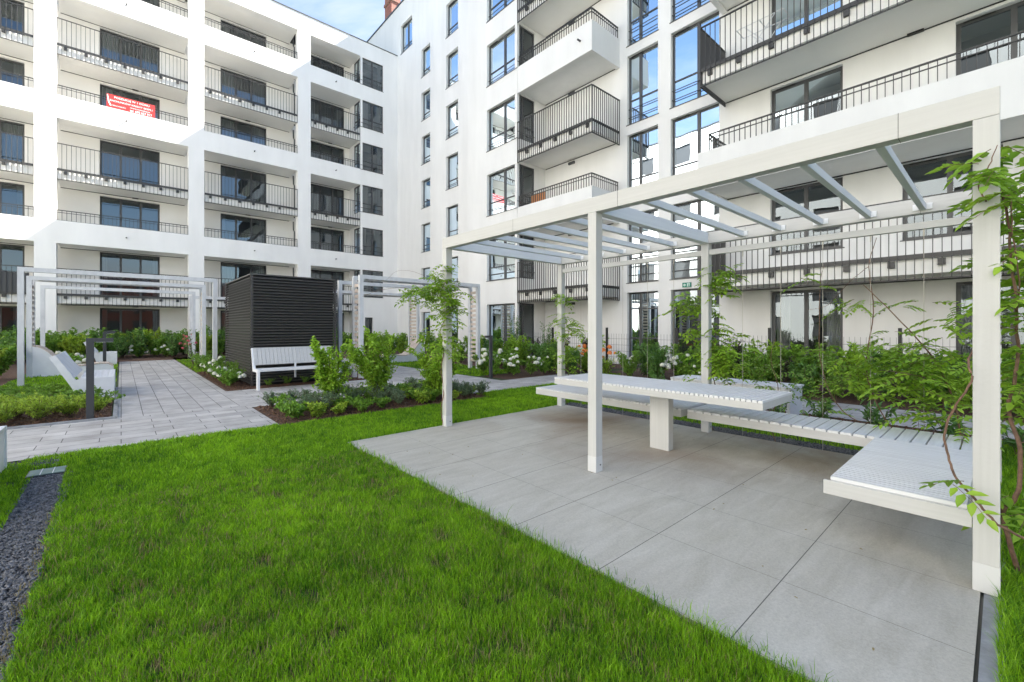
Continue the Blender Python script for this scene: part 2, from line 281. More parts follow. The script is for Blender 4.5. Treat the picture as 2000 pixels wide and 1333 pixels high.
def stones(name, rects, seed, dens, m, s0, s1, flat=.5, z=0.0):
    r = np.random.default_rng(seed); P = np.concatenate([np.column_stack([r.uniform(x0, x1, int(dens*(x1-x0)*(y1-y0))), r.uniform(y0, y1, int(dens*(x1-x0)*(y1-y0)))]) for x0, y0, x1, y1 in rects])
    n = len(P); B = np.array([[1,0,0],[0,1,0],[-1,0,0],[0,-1,0],[0,0,1],[0,0,-1]], float)
    s = r.uniform(s0, s1, (n, 1, 1)); asp = np.stack([r.uniform(.8, 1.5, n), r.uniform(.5, .8, n), r.uniform(flat*.6, flat, n)], 1)[:, None, :]
    V = B[None]*asp*s*r.uniform(.75, 1.2, (n, 6, 1)); A = r.uniform(0, 2*np.pi, n); T = r.uniform(-.5, .5, n)
    ca, sa = np.cos(A)[:, None], np.sin(A)[:, None]; ct, st = np.cos(T)[:, None], np.sin(T)[:, None]
    x, y, zz = V[..., 0], V[..., 1], V[..., 2]; x, zz = x*ct-zz*st, x*st+zz*ct; x, y = x*ca-y*sa, x*sa+y*ca
    V = np.stack([x+P[:, 0:1], y+P[:, 1:2], zz+z+r.uniform(0, s1*.5, (n, 1))], -1)
    b0 = np.arange(n)[:, None]*6; T8 = np.array([[0,1,4,1,2,4,2,3,4,3,0,4,1,0,5,2,1,5,3,2,5,0,3,5]])
    o = fast_mesh(name, V.reshape(-1, 3), (b0+T8).ravel(), np.full(n*8, 3), m); o['kind'] = 'stuff'; return o
stones('gravel', [(-.66, 1.2, -.35, 6.2)], 5, 8500, GRAVM, .006, .017, .6)
stones('gravel_strip', [(6.15, .1, 6.42, 5.5), (-1.3, 6.55, -.5, 7.0)], 6, 4500, GRAVM, .009, .018, .6)
stones('bark_chips', [(-3.5, 9.4, -.12, 13.5), (1.78, 7.06, 5.7, 8.98), (1.8, 11.62, 5.7, 12.1), (1.8, 12, 2.28, 17), (7.05, -2, 8.45, 4.6)], 7, 420, CHIP, .012, .034, .35)

def leaves(name, P, D, U, Ln, Wd, m, parent=None, tint=None, fold=.35, droop=.25):
    P, D, U = map(lambda a: np.asarray(a, float), (P, D, U)); n = len(P); Ln = np.broadcast_to(Ln, n)[:, None]; Wd = np.broadcast_to(Wd, n)[:, None]
    D = D/np.linalg.norm(D, axis=1, keepdims=True); R = np.cross(D, U); R /= np.linalg.norm(R, axis=1, keepdims=True)+1e-9; Nn = np.cross(R, D)
    V = np.zeros((n, 6, 3)); V[:, 0] = P; V[:, 1] = P+D*Ln*.35+R*Wd*.5+Nn*Wd*fold*.5; V[:, 2] = P+D*Ln*.7+R*Wd*.36+Nn*(Wd*fold*.3-Ln*droop*.4)
    V[:, 3] = P+D*Ln-Nn*Ln*droop; V[:, 4] = P+D*Ln*.7-R*Wd*.36+Nn*(Wd*fold*.3-Ln*droop*.4); V[:, 5] = P+D*Ln*.35-R*Wd*.5+Nn*Wd*fold*.5
    b0 = np.arange(n)[:, None]*6; F = (b0+np.array([[0,1,2,3, 0,3,4,5]])).ravel()
    if tint is None: tint = np.random.default_rng(n).random(n)
    return fast_mesh(name, V.reshape(-1, 3), F, np.full(n*2, 4), m, parent, np.repeat(tint, 6))
def rv(r, n): a = r.normal(size=(n, 3)); return a/np.linalg.norm(a, axis=1, keepdims=True)
# a shrub: stems with twigs, leaves set along the twigs, crown outline broken up
def shrub(name, seed, H, R, nst, twigs, lpt, Ln, Wd, m, label, cat='shrub', group=None, start=.25, tl=.3, upright=.6, loc=(0,0,0), stem_r=.008):
    r = np.random.default_rng(seed); root = thing(name, loc, label, cat, group); mb = MB(); P = []; D = []; TT = []
    for s in range(nst):
        a = r.uniform(0, 2*np.pi); rr = R*r.uniform(.25, 1.0)**.8; h = H*r.uniform(.68, 1.0)*(1-.25*(rr/R)**2); bx = r.normal(0, .04*R, 2)
        pts = []
        for k in range(6):
            t = k/5; pts.append((bx[0]+math.cos(a)*rr*t**1.3+r.normal(0, .012), bx[1]+math.sin(a)*rr*t**1.3+r.normal(0, .012), h*t))
        mb.tube(pts, stem_r, .002, 5); pts = np.array(pts)
        for w_ in range(twigs):
            t = start+(1-start)*(w_+r.random())/twigs; q = t*5; i = min(int(q), 4); p = pts[i]+(pts[i+1]-pts[i])*(q-i)
            d = rv(r, 1)[0]; d[2] = abs(d[2])*.6+upright*.6; d[:2] += .35*(p[:2]/(R+1e-6)); d /= np.linalg.norm(d)
            ll = tl*r.uniform(.4, 1.0)*(1.1-.65*t); e = p+d*ll
            mb.tube([p, p+(e-p)*.5+[0, 0, .01], e], stem_r*.35, .0012, 4)
            tw = r.random()*.45
            for l_ in range(lpt):
                u = (l_+.6)/lpt; b_ = p+(e-p)*u; dd = d*.5+rv(r, 1)[0]*.9; dd[2] += .15; P.append(b_); D.append(dd); TT.append(np.clip(.15+tw+.35*r.random()+.15*t, 0, 1))
    n = len(P); up = rv(np.random.default_rng(seed+1), n)*.6+np.array([0, 0, 1.0])
    mb.build('stem', STEM).parent = root
    o = leaves('foliage', P, D, up, Ln*r.uniform(.6, 1.15, n), Wd*r.uniform(.7, 1.1, n), m, root, np.array(TT)); return root
def flower_ball(seed, rad, m, n=130, petal=.022):
    r = np.random.default_rng(seed); d = rv(r, n); d[:, 2] = np.where(d[:, 2] < -.4, -d[:, 2], d[:, 2]); P = d*rad*r.uniform(.85, 1.05, (n, 1))
    V = []; F = []
    o_ = rv(r, n)
    a = np.cross(d, o_); a /= np.linalg.norm(a, axis=1, keepdims=True); b_ = np.cross(d, a)
    V = np.stack([P+a*petal, P+b_*petal, P-a*petal, P-b_*petal], 1); b0 = np.arange(n)[:, None]*4
    me = fast_mesh('flower_head', V.reshape(-1, 3), (b0+np.array([[0,1,2,3]])).ravel(), np.full(n, 4), m); return me
def add_flowers(root, seed, k, H, R, m, rad=.075, petal=.022, n=130, top=.75):
    r = np.random.default_rng(seed); f0 = flower_ball(seed, rad, m, n, petal)
    for i in range(k):
        f = f0 if i == 0 else f0.copy()
        if i: COL.objects.link(f)
        a = r.uniform(0, 2*np.pi); q = R*r.uniform(.3, 1)**.6; f.parent = root; f.location = (math.cos(a)*q, math.sin(a)*q, H*(top+.3*r.random()-.35*(q/R)**2)); s = r.uniform(.7, 1.2); f.scale = (s, s, s)
        f.rotation_euler = (0, 0, a)
def copy_tree(o, parent=None):
    c = o.copy(); COL.objects.link(c); c.parent = parent
    for ch in list(o.children): copy_tree(ch, c)
    return c
#PART2
# ------------------------------------------------------------------ facade helpers: a = along the wall, n = depth into the building
def W3(axis, c, a, n, z): return (c+n, a, z) if axis == 'X' else (a, c+n, z)
def abox(mb, axis, c, a0, a1, n0, n1, z0, z1): mb.box(W3(axis, c, a0, n0, z0), W3(axis, c, a1, n1, z1))
def wall(axis, c, a0, a1, z0, z1, holes, parent, m=PLASTER, name='wall', rev=.16):
    mb = MB(); As = sorted({a0, a1, *[h[0] for h in holes], *[h[1] for h in holes]}); Zs = sorted({z0, z1, *[h[2] for h in holes], *[h[3] for h in holes]})
    As = [a for a in As if a0 <= a <= a1]; Zs = [z for z in Zs if z0 <= z <= z1]
    inh = lambda a, z: any(h[0] < a < h[1] and h[2] < z < h[3] for h in holes)
    for p, q in zip(As, As[1:]):
        run = None
        for u, v in list(zip(Zs, Zs[1:]))+[(None, None)]:
            solid = u is not None and not inh((p+q)/2, (u+v)/2)
            if solid: run = (run[0], v) if run else (u, v)
            elif run:
                mb.quad(W3(axis, c, p, 0, run[0]), W3(axis, c, q, 0, run[0]), W3(axis, c, q, 0, run[1]), W3(axis, c, p, 0, run[1])); run = None
    for h0, h1, v0, v1 in holes:
        f = lambda a, n, z: W3(axis, c, a, n, z)
        mb.quad(f(h0,0,v0), f(h1,0,v0), f(h1,rev,v0), f(h0,rev,v0)); mb.quad(f(h0,0,v1), f(h1,0,v1), f(h1,rev,v1), f(h0,rev,v1))
        mb.quad(f(h0,0,v0), f(h0,rev,v0), f(h0,rev,v1), f(h0,0,v1)); mb.quad(f(h1,0,v0), f(h1,rev,v0), f(h1,rev,v1), f(h1,0,v1))
    return mb.build(name, m, parent)
def window(parent, axis, c, a0, a1, z0, z1, mull=(), trans=(), bars=(), curtain=0, rev=.16, sill=True, fr=.06, name='window', vent=None):
    mb = MB(); n0, n1 = rev, rev+.07; B = lambda *q: abox(mb, axis, c, *q)
    B(a0, a1, n0, n1, z0, z0+fr); B(a0, a1, n0, n1, z1-fr, z1); B(a0, a0+fr, n0, n1, z0+fr, z1-fr); B(a1-fr, a1, n0, n1, z0+fr, z1-fr)
    xs = [a0+(a1-a0)*q for q in mull]
    for x in xs: B(x-.05, x+.05, n0-.005, n1, z0+fr, z1-fr)
    ed = [a0+fr]+[x for x in xs]+[a1-fr]
    for t in trans:
        for p, q in zip(ed, ed[1:]): B(p+.055 if p != ed[0] else p, q-.055 if q != ed[-1] else q, n0+.004, n1, z0+t-.022, z0+t+.022)
    for t in bars: B(a0+.003, a1-.003, n0-.05, n0-.03, z0+t-.012, z0+t+.012)
    if sill: B(a0-.04, a1+.04, -.025, rev+.002, z0-.022, z0+.004)
    o = mb.build(name, DARKF, parent)
    if vent:
        q = a0+(a1-a0)*.12; w_ = min(.5, (a1-a0)*.42); V_ = MB(); abox(V_, axis, c, a1-.12-w_, a1-.12, n0-.03, n0-.001, z1-.05, z1-.012); V_.build('trickle_vent', BLACK, o)
    pm = MB()
    for p, q in zip(ed, ed[1:]): pm.quad(W3(axis,c,p,n0+.035,z0+fr), W3(axis,c,q,n0+.035,z0+fr), W3(axis,c,q,n0+.035,z1-fr), W3(axis,c,p,n0+.035,z1-fr))
    pm.build('pane', GLASS, o)
    if curtain:
        cm = MB(); k = 14; wv = (a1-a0)*.22*curtain
        for side in ((a0+fr, 1), (a1-fr, -1)):
            if curtain < 0: continue
            for i in range(k):
                u0, u1 = side[0]+side[1]*wv*i/k, side[0]+side[1]*wv*(i+1)/k; d0, d1 = .32+.04*(i % 2), .32+.04*((i+1) % 2)
                cm.quad(W3(axis,c,u0,d0,z0), W3(axis,c,u1,d1,z0), W3(axis,c,u1,d1,z1), W3(axis,c,u0,d0,z1))
        cm.build('curtain', CURT, o)
    return o
def rail_run(mb, axis, c, a0, a1, zb, zt, step, bw=.012, bd=.022, top=.022, rails=()):
    n = max(1, round((a1-a0)/step))
    for i in range(n+1):
        a = a0+(a1-a0)*i/n; abox(mb, axis, c, a-bw/2, a+bw/2, -bd/2, bd/2, zb, zt)
    abox(mb, axis, c, a0-bw/2, a1+bw/2, -bd*.8, bd*.8, zt, zt+top)
    for r0, r1, nn in rails: abox(mb, axis, c, a0, a1, nn, nn+.03, r0, r1)

# ------------------------------------------------------------------ left apartment building (faces -Y)
LB = thing('apartment_building', (3, 30.1, 0), 'white apartment block on the left with wide loggias, piers and dark balcony railings', 'building')
YF, YB = 30.1, 32.08; ZR = 21.62
piers = [(-9.3, -8.6), (-3.04, -2.31), (2.79, 3.51), (8.46, 9.24)]
mb = MB()
for x0, x1 in piers: mb.box((x0, YF, -.1), (x1, YF+.5, ZR-1.12))
mb.build('pier', PLASTER2, LB)
mb = MB()
for zb in (6, 12, 18): mb.box((-14, YF-.003, zb-.55), (12.56, YF+.22, zb+.55))
mb.build('parapet', PLASTER2, LB)
mb = MB(); mb.box((-14, YF-.003, ZR-1.12), (15.4, YF+.6, ZR)); mb.build('roof_parapet', PLASTER2, LB)
mb = MB(); mb.box((-14, YF-.04, ZR), (15.39, YF+.65, ZR+.05)); mb.build('roof_coping', COPING, LB)
mb = MB(); mb.box((-14, YF+.6, ZR-.5), (16, 44, ZR-.4)); mb.box((-14, 43.8, 0), (16, 44, ZR-.5)); mb.box((-14.2, YF+.5, 0), (-14, 44, ZR-.4)); mb.build('roof', COPING, LB)
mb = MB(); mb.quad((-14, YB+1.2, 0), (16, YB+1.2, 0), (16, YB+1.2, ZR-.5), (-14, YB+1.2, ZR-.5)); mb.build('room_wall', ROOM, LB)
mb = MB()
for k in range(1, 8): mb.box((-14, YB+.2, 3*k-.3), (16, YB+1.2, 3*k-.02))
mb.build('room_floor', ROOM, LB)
bayw = [(-6.0, -3.55), (-.85, 1.65), (4.57, 7.11), (9.7, 12.2)]
holes = [(x0, x1, 3*k+(.0 if k else .02), 3*k+2.45) for k in range(7) for x0, x1 in bayw]
wall('Y', YB, -14, 12.56, 0, ZR-1, holes, LB, SOFFIT, 'loggia_wall')
wr = random.Random(3)
for k in range(7):
    for bi, (x0, x1) in enumerate(bayw):
        window(LB, 'Y', YB, x0, x1, 3*k+(.0 if k else .02), 3*k+2.45, (1/3., 2/3.), (), (), wr.choice([0, .6, 0, 1.2, .4, .8]), sill=False, fr=.08)
# loggia slabs and soffit gap, wall lamps
bays = [(-8.6, -3.04), (-2.31, 2.79), (3.51, 8.46), (9.24, 12.56)]
mb = MB(); gp = MB()
for k in range(1, 7):
    for x0, x1 in bays:
        cage = k % 2 == 1
        mb.box((x0, YF+(.12 if cage else .22), 3*k-.42 if cage else 3*k-.5), (x1, YB, 3*k-.06)); MB().box((x0, YB-.012, 3*k-(.45 if cage else .53)), (x1, YB+.01, 3*k-(.42 if cage else .5))).build('soffit_gap', BLACK, LB)
for x0, x1 in bays: mb.box((x0, YF+.6, ZR-1.1), (x1, YB, ZR-.6)); MB().box((x0, YB-.012, ZR-1.13), (x1, YB+.01, ZR-1.1)).build('soffit_gap', BLACK, LB)
mb.build('loggia_slab', SOFFIT, LB)
for k in range(7):
    for x0, x1 in bayw: MB().box(((x0+x1)/2-.14+.2, YB-.09, 3*k+2.53), ((x0+x1)/2+.12+.2, YB-.002, 3*k+2.61)).build('wall_lamp', BLACK, LB)
for k in range(1, 7):
    for bi, (x0, x1) in enumerate(bays):
        mb = MB(); xe = x1
        if k % 2:
            rail_run(mb, 'Y', YF+.03, x0+.02, xe-.02, 3*k-.50, 3*k+1.22, .165, .017, .024, .035, [(3*k-.50, 3*k-.475, -.015), (3*k-.06, 3*k+.05, .0)])
            for q in range(int((xe-x0)/.72)): xx = x0+.3+q*.72; mb.box((xx-.06, YF+.035, 3*k-.2), (xx+.06, YF+.14, 3*k-.07))
        else:
            rail_run(mb, 'Y', YF+.09, x0+.02, xe-.02, 3*k+.55, 3*k+1.03, .165, .017, .024, .035, [(3*k+.555, 3*k+.58, -.015), (3*k+.93, 3*k+.95, -.015)])
        mb.build('railing', RAILM, LB)
for xx, k in ((.2, 2), (.2, 4), (.2, 6), (6.0, 2), (6.0, 4), (6.0, 6), (10.85, 2), (10.85, 4), (10.85, 6), (-5.5, 2), (-5.5, 4)):
    MB().tube([(xx, YF, 3*k+.03), (xx, YF-.16, 3*k+.02)], .03, .03, 8).build('drain_spout', DARK, LB)
# corner room with wrap-around windows at the right end
hx = [(12.58, 14.25, 3*k+.55, 3*k+2.47) for k in range(1, 7)]
wall('Y', YF, 12.56, 15.4, 0, ZR-1.12, hx+[(12.9, 13.5, .5, 2.1)], LB, PLASTER2)
wall('X', 12.56, YF, YB, 0, ZR-1.12, [(YF+.01, 31.28, 3*k+.55, 3*k+2.47) for k in range(1, 7)], LB, PLASTER2)
window(LB, 'Y', YF, 12.9, 13.5, .5, 2.1)
for k in range(1, 7):
    window(LB, 'Y', YF, 12.58, 14.25, 3*k+.55, 3*k+2.47, (.52,), (.62,), (.3,), wr.choice([.6, 1.3, 1.7]), rev=.04)
    window(LB, 'X', 12.56, YF+.02, 31.28, 3*k+.55, 3*k+2.47, (.5,), (.62,), (.3,), 0, rev=.04, sill=False)
for k in range(1, 7): MB().tube([(8.40, YF+.55, 3*k-.5), (8.40, YF+.55, 3*k+1.6), (8.40, YF+.75, 3*k+1.75), (8.40, YF+.8, 3*k+2.3)], .04, .04, 8).build('downpipe', DARK, LB)
# ------------------------------------------------------------------ banner on the left building
bn = MB().box((-.55, YF+.035, 12.56), (1.35, YF+.045, 13.24)).build('banner', mat('red_banner', (.62, .03, .03), .6)); tag(bn, 'red advertising banner with white lettering hung on a loggia railing', 'banner')
def text(body, size, loc, rot, m, parent, name='lettering', bold=0.0, sx=1.0):
    c_ = bpy.data.curves.new(name, 'FONT'); c_.body = body; c_.size = size; c_.extrude = .002; c_.offset = bold; c_.align_x = 'LEFT'
    o = bpy.data.objects.new(name, c_); COL.objects.link(o); o.location = loc; o.rotation_euler = rot; o.scale = (sx, 1, 1); c_.materials.append(m)
    bpy.context.view_layer.update(); me = bpy.data.meshes.new_from_object(o.evaluated_get(bpy.context.evaluated_depsgraph_get())); bpy.data.objects.remove(o); me.transform(Matrix.LocRotScale(Vector(loc), __import__('mathutils').Euler(rot), Vector((sx, 1, 1))))
    o = bpy.data.objects.new(name, me); COL.objects.link(o); o.parent = parent; return o
WHT = mat('white_print', (.85, .85, .85), .6)
for body, (xa_, xb_), z, hh in (('POSZUKUJ W 1 DOMU', (-.26, 1.12), 13.05, .13), ('RACHUNKÓW KREDYT BEZPŁ.!', (-.42, 1.25), 12.90, .11), ('tel. 690 627 917', (.34, 1.22), 12.60, .12), ('www.mieszkania', (.34, 1.15), 12.77, .07), ('NIERUCHOMOŚCI', (-.34, .18), 12.68, .08)):
    
    o_ = text(body, 1.0, (0, 0, 0), (0, 0, 0), WHT, bn, bold=.012); vs = o_.data.vertices; xs_ = [v.co.x for v in vs]; ys_ = [v.co.y for v in vs]; x0_, x1_, y0_, y1_ = min(xs_), max(xs_), min(ys_), max(ys_)
    for v in vs: v.co = (xa_+(v.co.x-x0_)/(x1_-x0_)*(xb_-xa_), YF+.032-v.co.z*.5, z+(v.co.y-y0_)/(y1_-y0_)*hh)
MB().prism([(-.54, 13.2), (-.50, 13.2), (-.44, 12.85), (-.36, 12.68), (-.42, 12.66), (-.5, 12.85)], lambda u, v, k: (u, YF+.028+.005*k, v)).build('stripe', WHT, bn, fixn=True)

# ------------------------------------------------------------------ right apartment building (faces -X)
RB = thing('apartment_building', (14.4, 10, 0), 'white apartment block on the right with projecting balconies and a column of stair windows', 'building')
ZT = 25.3; XA, XM, XP = 15.4, 14.38, 12.66
FL = range(8)
s0 = [(25.48, 26.62, 3*k+.53, 3*k+2.45) for k in FL if k < 7]+[(27.9, 29.58, 21.5, 23.6)]
wall('X', XA, 23.4, 44, 0, ZT, s0, RB)
for h in s0: window(RB, 'X', XA, *h, (.5,) if h[2] > 21 else (), (.5,), (.24,), wr.choice([0, 0, .9]), vent=1)
s1 = [(20.76, 22.0, 3*k+.53, 3*k+2.50) for k in FL]
wall('X', XM, 17.4, 23.4, 0, ZT, s1, RB)
for h in s1: window(RB, 'X', XM, *h, (), (.55,), (.27,), wr.choice([0, 0, 1.2]), vent=1)
s2 = [(13.88, 15.94, 3*k+.55, 3*k+2.47) for k in FL if k]+[(13.88, 15.94, .03, 2.47)]
wall('X', XP, 13.86, 17.4, 0, ZT, s2, RB)
wall('Y', 13.86, XP, XM, 0, ZT, [(XP+.01, 13.73, h[2], h[3]) for h in s2], RB)
for h in s2:
    window(RB, 'X', XP, 13.88, 15.94, h[2], h[3], (.46,) , (.62,), (.3,), wr.choice([0, 0, .5]), rev=.14, vent=1)
    window(RB, 'Y', 13.86, XP+.02, 13.73, h[2], h[3], (.35,), (.62,), (.3,), 0, rev=.06, sill=False)
mb = MB(); mb.box((12.5, 13.86-.004, 0), (XP-.0, 13.86, 0)) if False else None
st = [(8.25, 9.53, 3*k+.1, 3*k+2.72) for k in FL if k]+[(8.25, 9.53, .02, 2.74)]+[(6.09, 7.76, 3*k+.1, 3*k+2.72) for k in FL if k]+[(6.09, 7.76, .02, 2.74)]
rw = [(2.85, 4.6, 3*k+(.0 if k != 1 else .57), 3*k+2.48) for k in FL]+[(-1.05, .73, 3*k+.0, 3*k+2.48) for k in FL if k != 1]+[(.0, 1.66, 3.57, 5.47), (-5, -3, .1, 2.4), (-5, -3, 3.1, 5.4)]
rw[0] = (2.85, 4.6, .02, 2.49)
wall('X', XM, -9, 13.86, 0, ZT, st+rw, RB)
for h in st:
    g0 = h[2] < .05
    window(RB, 'X', XM, *h, (.62,) if h[0] > 8 else (.44,), (.95,) if not g0 else (1.0, 2.1), () if g0 else (.3, .62), 0, rev=.14, vent=1)
for h in rw: window(RB, 'X', XM, *h, (.5,), (), (), .0 if h[2] > 2.6 else .9, rev=.14, sill=h[2] % 3 > .3, fr=.08, vent=1)
# hidden returns, roof, back
mb = MB()
mb.quad((XP, 17.4, 0), (XM, 17.4, 0), (XM, 17.4, ZT), (XP, 17.4, ZT)); mb.quad((XM, 23.4, 0), (XA, 23.4, 0), (XA, 23.4, ZT), (XM, 23.4, ZT))
mb.quad((XM, -9, 0), (24, -9, 0), (24, -9, ZT), (XM, -9, ZT)); mb.quad((24, -9, 0), (24, 44, 0), (24, 44, ZT), (24, -9, ZT)); mb.quad((XA, 44, 0), (24, 44, 0), (24, 44, ZT), (XA, 44, ZT))
mb.build('wall', PLASTER, RB)
mb = MB(); mb.box((XP+.0, 13.86, ZT), (24, 17.4, ZT+.06)); mb.box((XM, -9, ZT), (24, 13.86, ZT+.06)); mb.box((XM, 17.4, ZT), (24, 23.4, ZT+.06)); mb.box((XA, 23.4, ZT), (24, 44, ZT+.06)); mb.build('roof', COPING, RB)
mb = MB(); mb.box((XA-.05, 23.4, ZT-.04), (XA+.3, 44, ZT+.07)); mb.build('roof_coping', COPING, RB)
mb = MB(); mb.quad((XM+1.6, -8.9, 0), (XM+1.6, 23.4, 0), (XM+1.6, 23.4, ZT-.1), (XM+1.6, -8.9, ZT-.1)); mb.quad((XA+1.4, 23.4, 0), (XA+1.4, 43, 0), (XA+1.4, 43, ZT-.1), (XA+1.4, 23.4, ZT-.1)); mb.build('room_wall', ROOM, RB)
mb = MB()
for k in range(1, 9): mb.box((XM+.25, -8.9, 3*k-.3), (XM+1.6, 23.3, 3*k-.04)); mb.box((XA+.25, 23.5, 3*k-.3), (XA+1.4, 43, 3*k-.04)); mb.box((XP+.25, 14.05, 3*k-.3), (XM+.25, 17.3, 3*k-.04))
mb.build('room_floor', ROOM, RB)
# balconies: slab parts with railing sub-parts
def balcony(k, y0, y1, cage, sides):
    z = 3*k; sl = MB(); rl = MB(); stp = .14 if y1 < 7 else .122
    if cage:
        sl.box((XP+.1, y0+.02, z-.42), (XM, y1-.02 if 'far' in sides else y1, z-.06)); o = sl.build('balcony', SOFFIT, RB)
        R_ = [(z-.55, z-.52, -.015), (z-.10, z+.0, .012)]
        rail_run(rl, 'X', XP, y0, y1, z-.55, z+1.17, stp, .014, .03, .03, R_)
        if 'near' in sides: rail_run(rl, 'Y', y0, XP+.03, XM-.02, z-.55, z+1.17, .118, .014, .03, .03, R_)
        if 'far' in sides: rail_run(rl, 'Y', y1, XP+.03, XM-.02, z-.55, z+1.17, .06, .014, .03, .03, R_)
        q = y0+.25
        while q < y1-.1: rl.box((XP+.02, q-.06, z-.26), (XP+.12, q+.06, z-.12)); q += .8
    else:
        sl.box((XP, y0, z-.56), (XP+.16, y1, z+.545)); sl.box((XP+.16, y0+.16, z-.5), (XM, y1-.16 if 'far' in sides else y1, z-.06))
        if 'near' in sides: sl.box((XP+.16, y0, z-.56), (XM, y0+.16, z+.545))
        if 'far' in sides: sl.box((XP+.16, y1-.16, z-.56), (XM, y1, z+.545))
        o = sl.build('balcony', PLASTER, RB); R_ = [(z+.55, z+.572, -.015), (z+.90, z+.92, -.012)]; yy0, yy1 = y0+.08, (y1-.3 if 'far' in sides else y1-.02)
        rail_run(rl, 'X', XP+.09, yy0, yy1, z+.55, z+1.02, stp, .014, .03, .03, R_)
        if 'near' in sides: rail_run(rl, 'Y', yy0, XP+.11, XM-.02, z+.55, z+1.02, .118, .014, .03, .03, R_)
        if 'far' in sides: rail_run(rl, 'Y', yy1, XP+.11, XM-.02, z+.55, z+1.02, .118, .014, .03, .03, R_)
    gp = MB(); zz = z-.42 if cage else z-.5; gp.box((XM-.012, y0+.1, zz-.03), (XM+.008, y1-.02, zz)); gp.build('soffit_gap', BLACK, o)
    rl.build('railing', RAILM, o)
for k in range(1, 8):
    balcony(k, 9.87, 13.84, k % 2 == 1, ('near',)); balcony(k, -9, 5.9 if k % 2 else 5.99, k % 2 == 1, ('far',))
for y, z in ((1.41, 8.57), (2.42, 5.64), (2.45, 2.64), (1.41, 11.6)): MB().box((XM-.09, y-.15, z-.035), (XM-.002, y+.15, z+.05)).build('wall_lamp', BLACK, RB)
for k in range(1, 8): MB().box((XM-.08, 12.1, 3*k-.62 if k % 2 else 3*k-.66), (XM-.002, 12.42, 3*k-.52 if k % 2 else 3*k-.56)).build('wall_lamp', DARK, RB)
MB().tube([(XP, 10.4, 12.0), (XP-.16, 10.4, 11.99)], .035, .035, 8).build('drain_spout', DARK, RB)
# escape route sign above the stair door
sg = MB().box((XM-.03, 7.01, 2.79), (XM-.004, 7.32, 2.95)).build('exit_sign', mat('sign_green', (.02, .20, .14), .5)); tag(sg, 'small green and white escape route sign above the entrance door', 'sign')
SW = mat('sign_white', (.6, .75, .68), .5)
MB().prism([(7.29, 2.87), (7.235, 2.925), (7.235, 2.89), (7.19, 2.89), (7.19, 2.85), (7.235, 2.85), (7.235, 2.815)], lambda u, v, k: (XM-.033+.002*k, u, v)).build('arrow', SW, sg, fixn=True)
MB().prism([(7.15, 2.81), (7.06, 2.81), (7.06, 2.93), (7.15, 2.93)], lambda u, v, k: (XM-.033+.002*k, u, v)).build('door_symbol', SW, sg, fixn=True)
MB().prism([(7.12, 2.82), (7.10, 2.87), (7.125, 2.9), (7.105, 2.92), (7.085, 2.9), (7.09, 2.86), (7.075, 2.82)], lambda u, v, k: (XM-.036+.002*k, u, v)).build('running_figure', mat('sign_figure', (.02, .25, .17), .5), sg, fixn=True)
# brick chimney on the roof
ch = thing('chimney', (17, 33.6, ZT), 'red brick chimney rising behind the parapet of the right building', 'chimney')
MB().box((16.4, 33.1, ZT+.06), (17.2, 34.3, 29.2)).build('shaft', BRICK, ch); MB().box((16.33, 33.03, 28.0), (17.27, 34.37, 28.2)).build('cap', BRICK, ch)
# ------------------------------------------------------------------ buildings behind the camera (seen in the glass, and throwing light back)
WW = thing('apartment_building', (-15, 8, 0), 'white apartment wing closing the courtyard behind the camera on the left', 'building')
hw = [(y, y+1.8, 3*k+.6, 3*k+2.4) for k in range(7) for y in np.arange(-12, 28, 4.2)]
wall('X', -24, -16, 30, 0, 21.6, [], WW); mb = MB(); 
def east_wall():
    mb = MB(); As = sorted({-16., 36., *[h[0] for h in hw], *[h[1] for h in hw]}); Zs = sorted({0., 21.6, *[h[2] for h in hw], *[h[3] for h in hw]})
    for p, q in zip(As, As[1:]):
        for u, v in zip(Zs, Zs[1:]):
            if not any(h[0] < (p+q)/2 < h[1] and h[2] < (u+v)/2 < h[3] for h in hw): mb.quad((-15, p, u), (-15, q, u), (-15, q, v), (-15, p, v))
    mb.build('wall', PLASTER, WW)
    wm = MB()
    for h in hw: wm.quad((-15.15, h[0], h[2]), (-15.15, h[1], h[2]), (-15.15, h[1], h[3]), (-15.15, h[0], h[3]))
    wm.build('glazing', DARKF, WW)
east_wall()
MB().box((-24, -16, 21.6), (-14.9, 36, 21.7)).build('roof', COPING, WW)
SB = thing('apartment_building', (4, -30, 0), 'brick and render building closing the courtyard behind the camera', 'building')
RED = mat('brown_red_brick', (.3, .1, .07), .85)
MB().box((-14, -40, 0), (24, -30, 9)).build('wall', RED, SB); MB().box((-14, -40, 9), (24, -30.4, 9.6)).build('upper_wall', PLASTER, SB)
wm = MB()
for x in np.arange(-12, 22, 3.4):
    for k in range(3): wm.box((x, -30.05, 3*k+.7), (x+1.5, -29.98, 3*k+2.3))
wm.build('glazing', DARKF, SB)
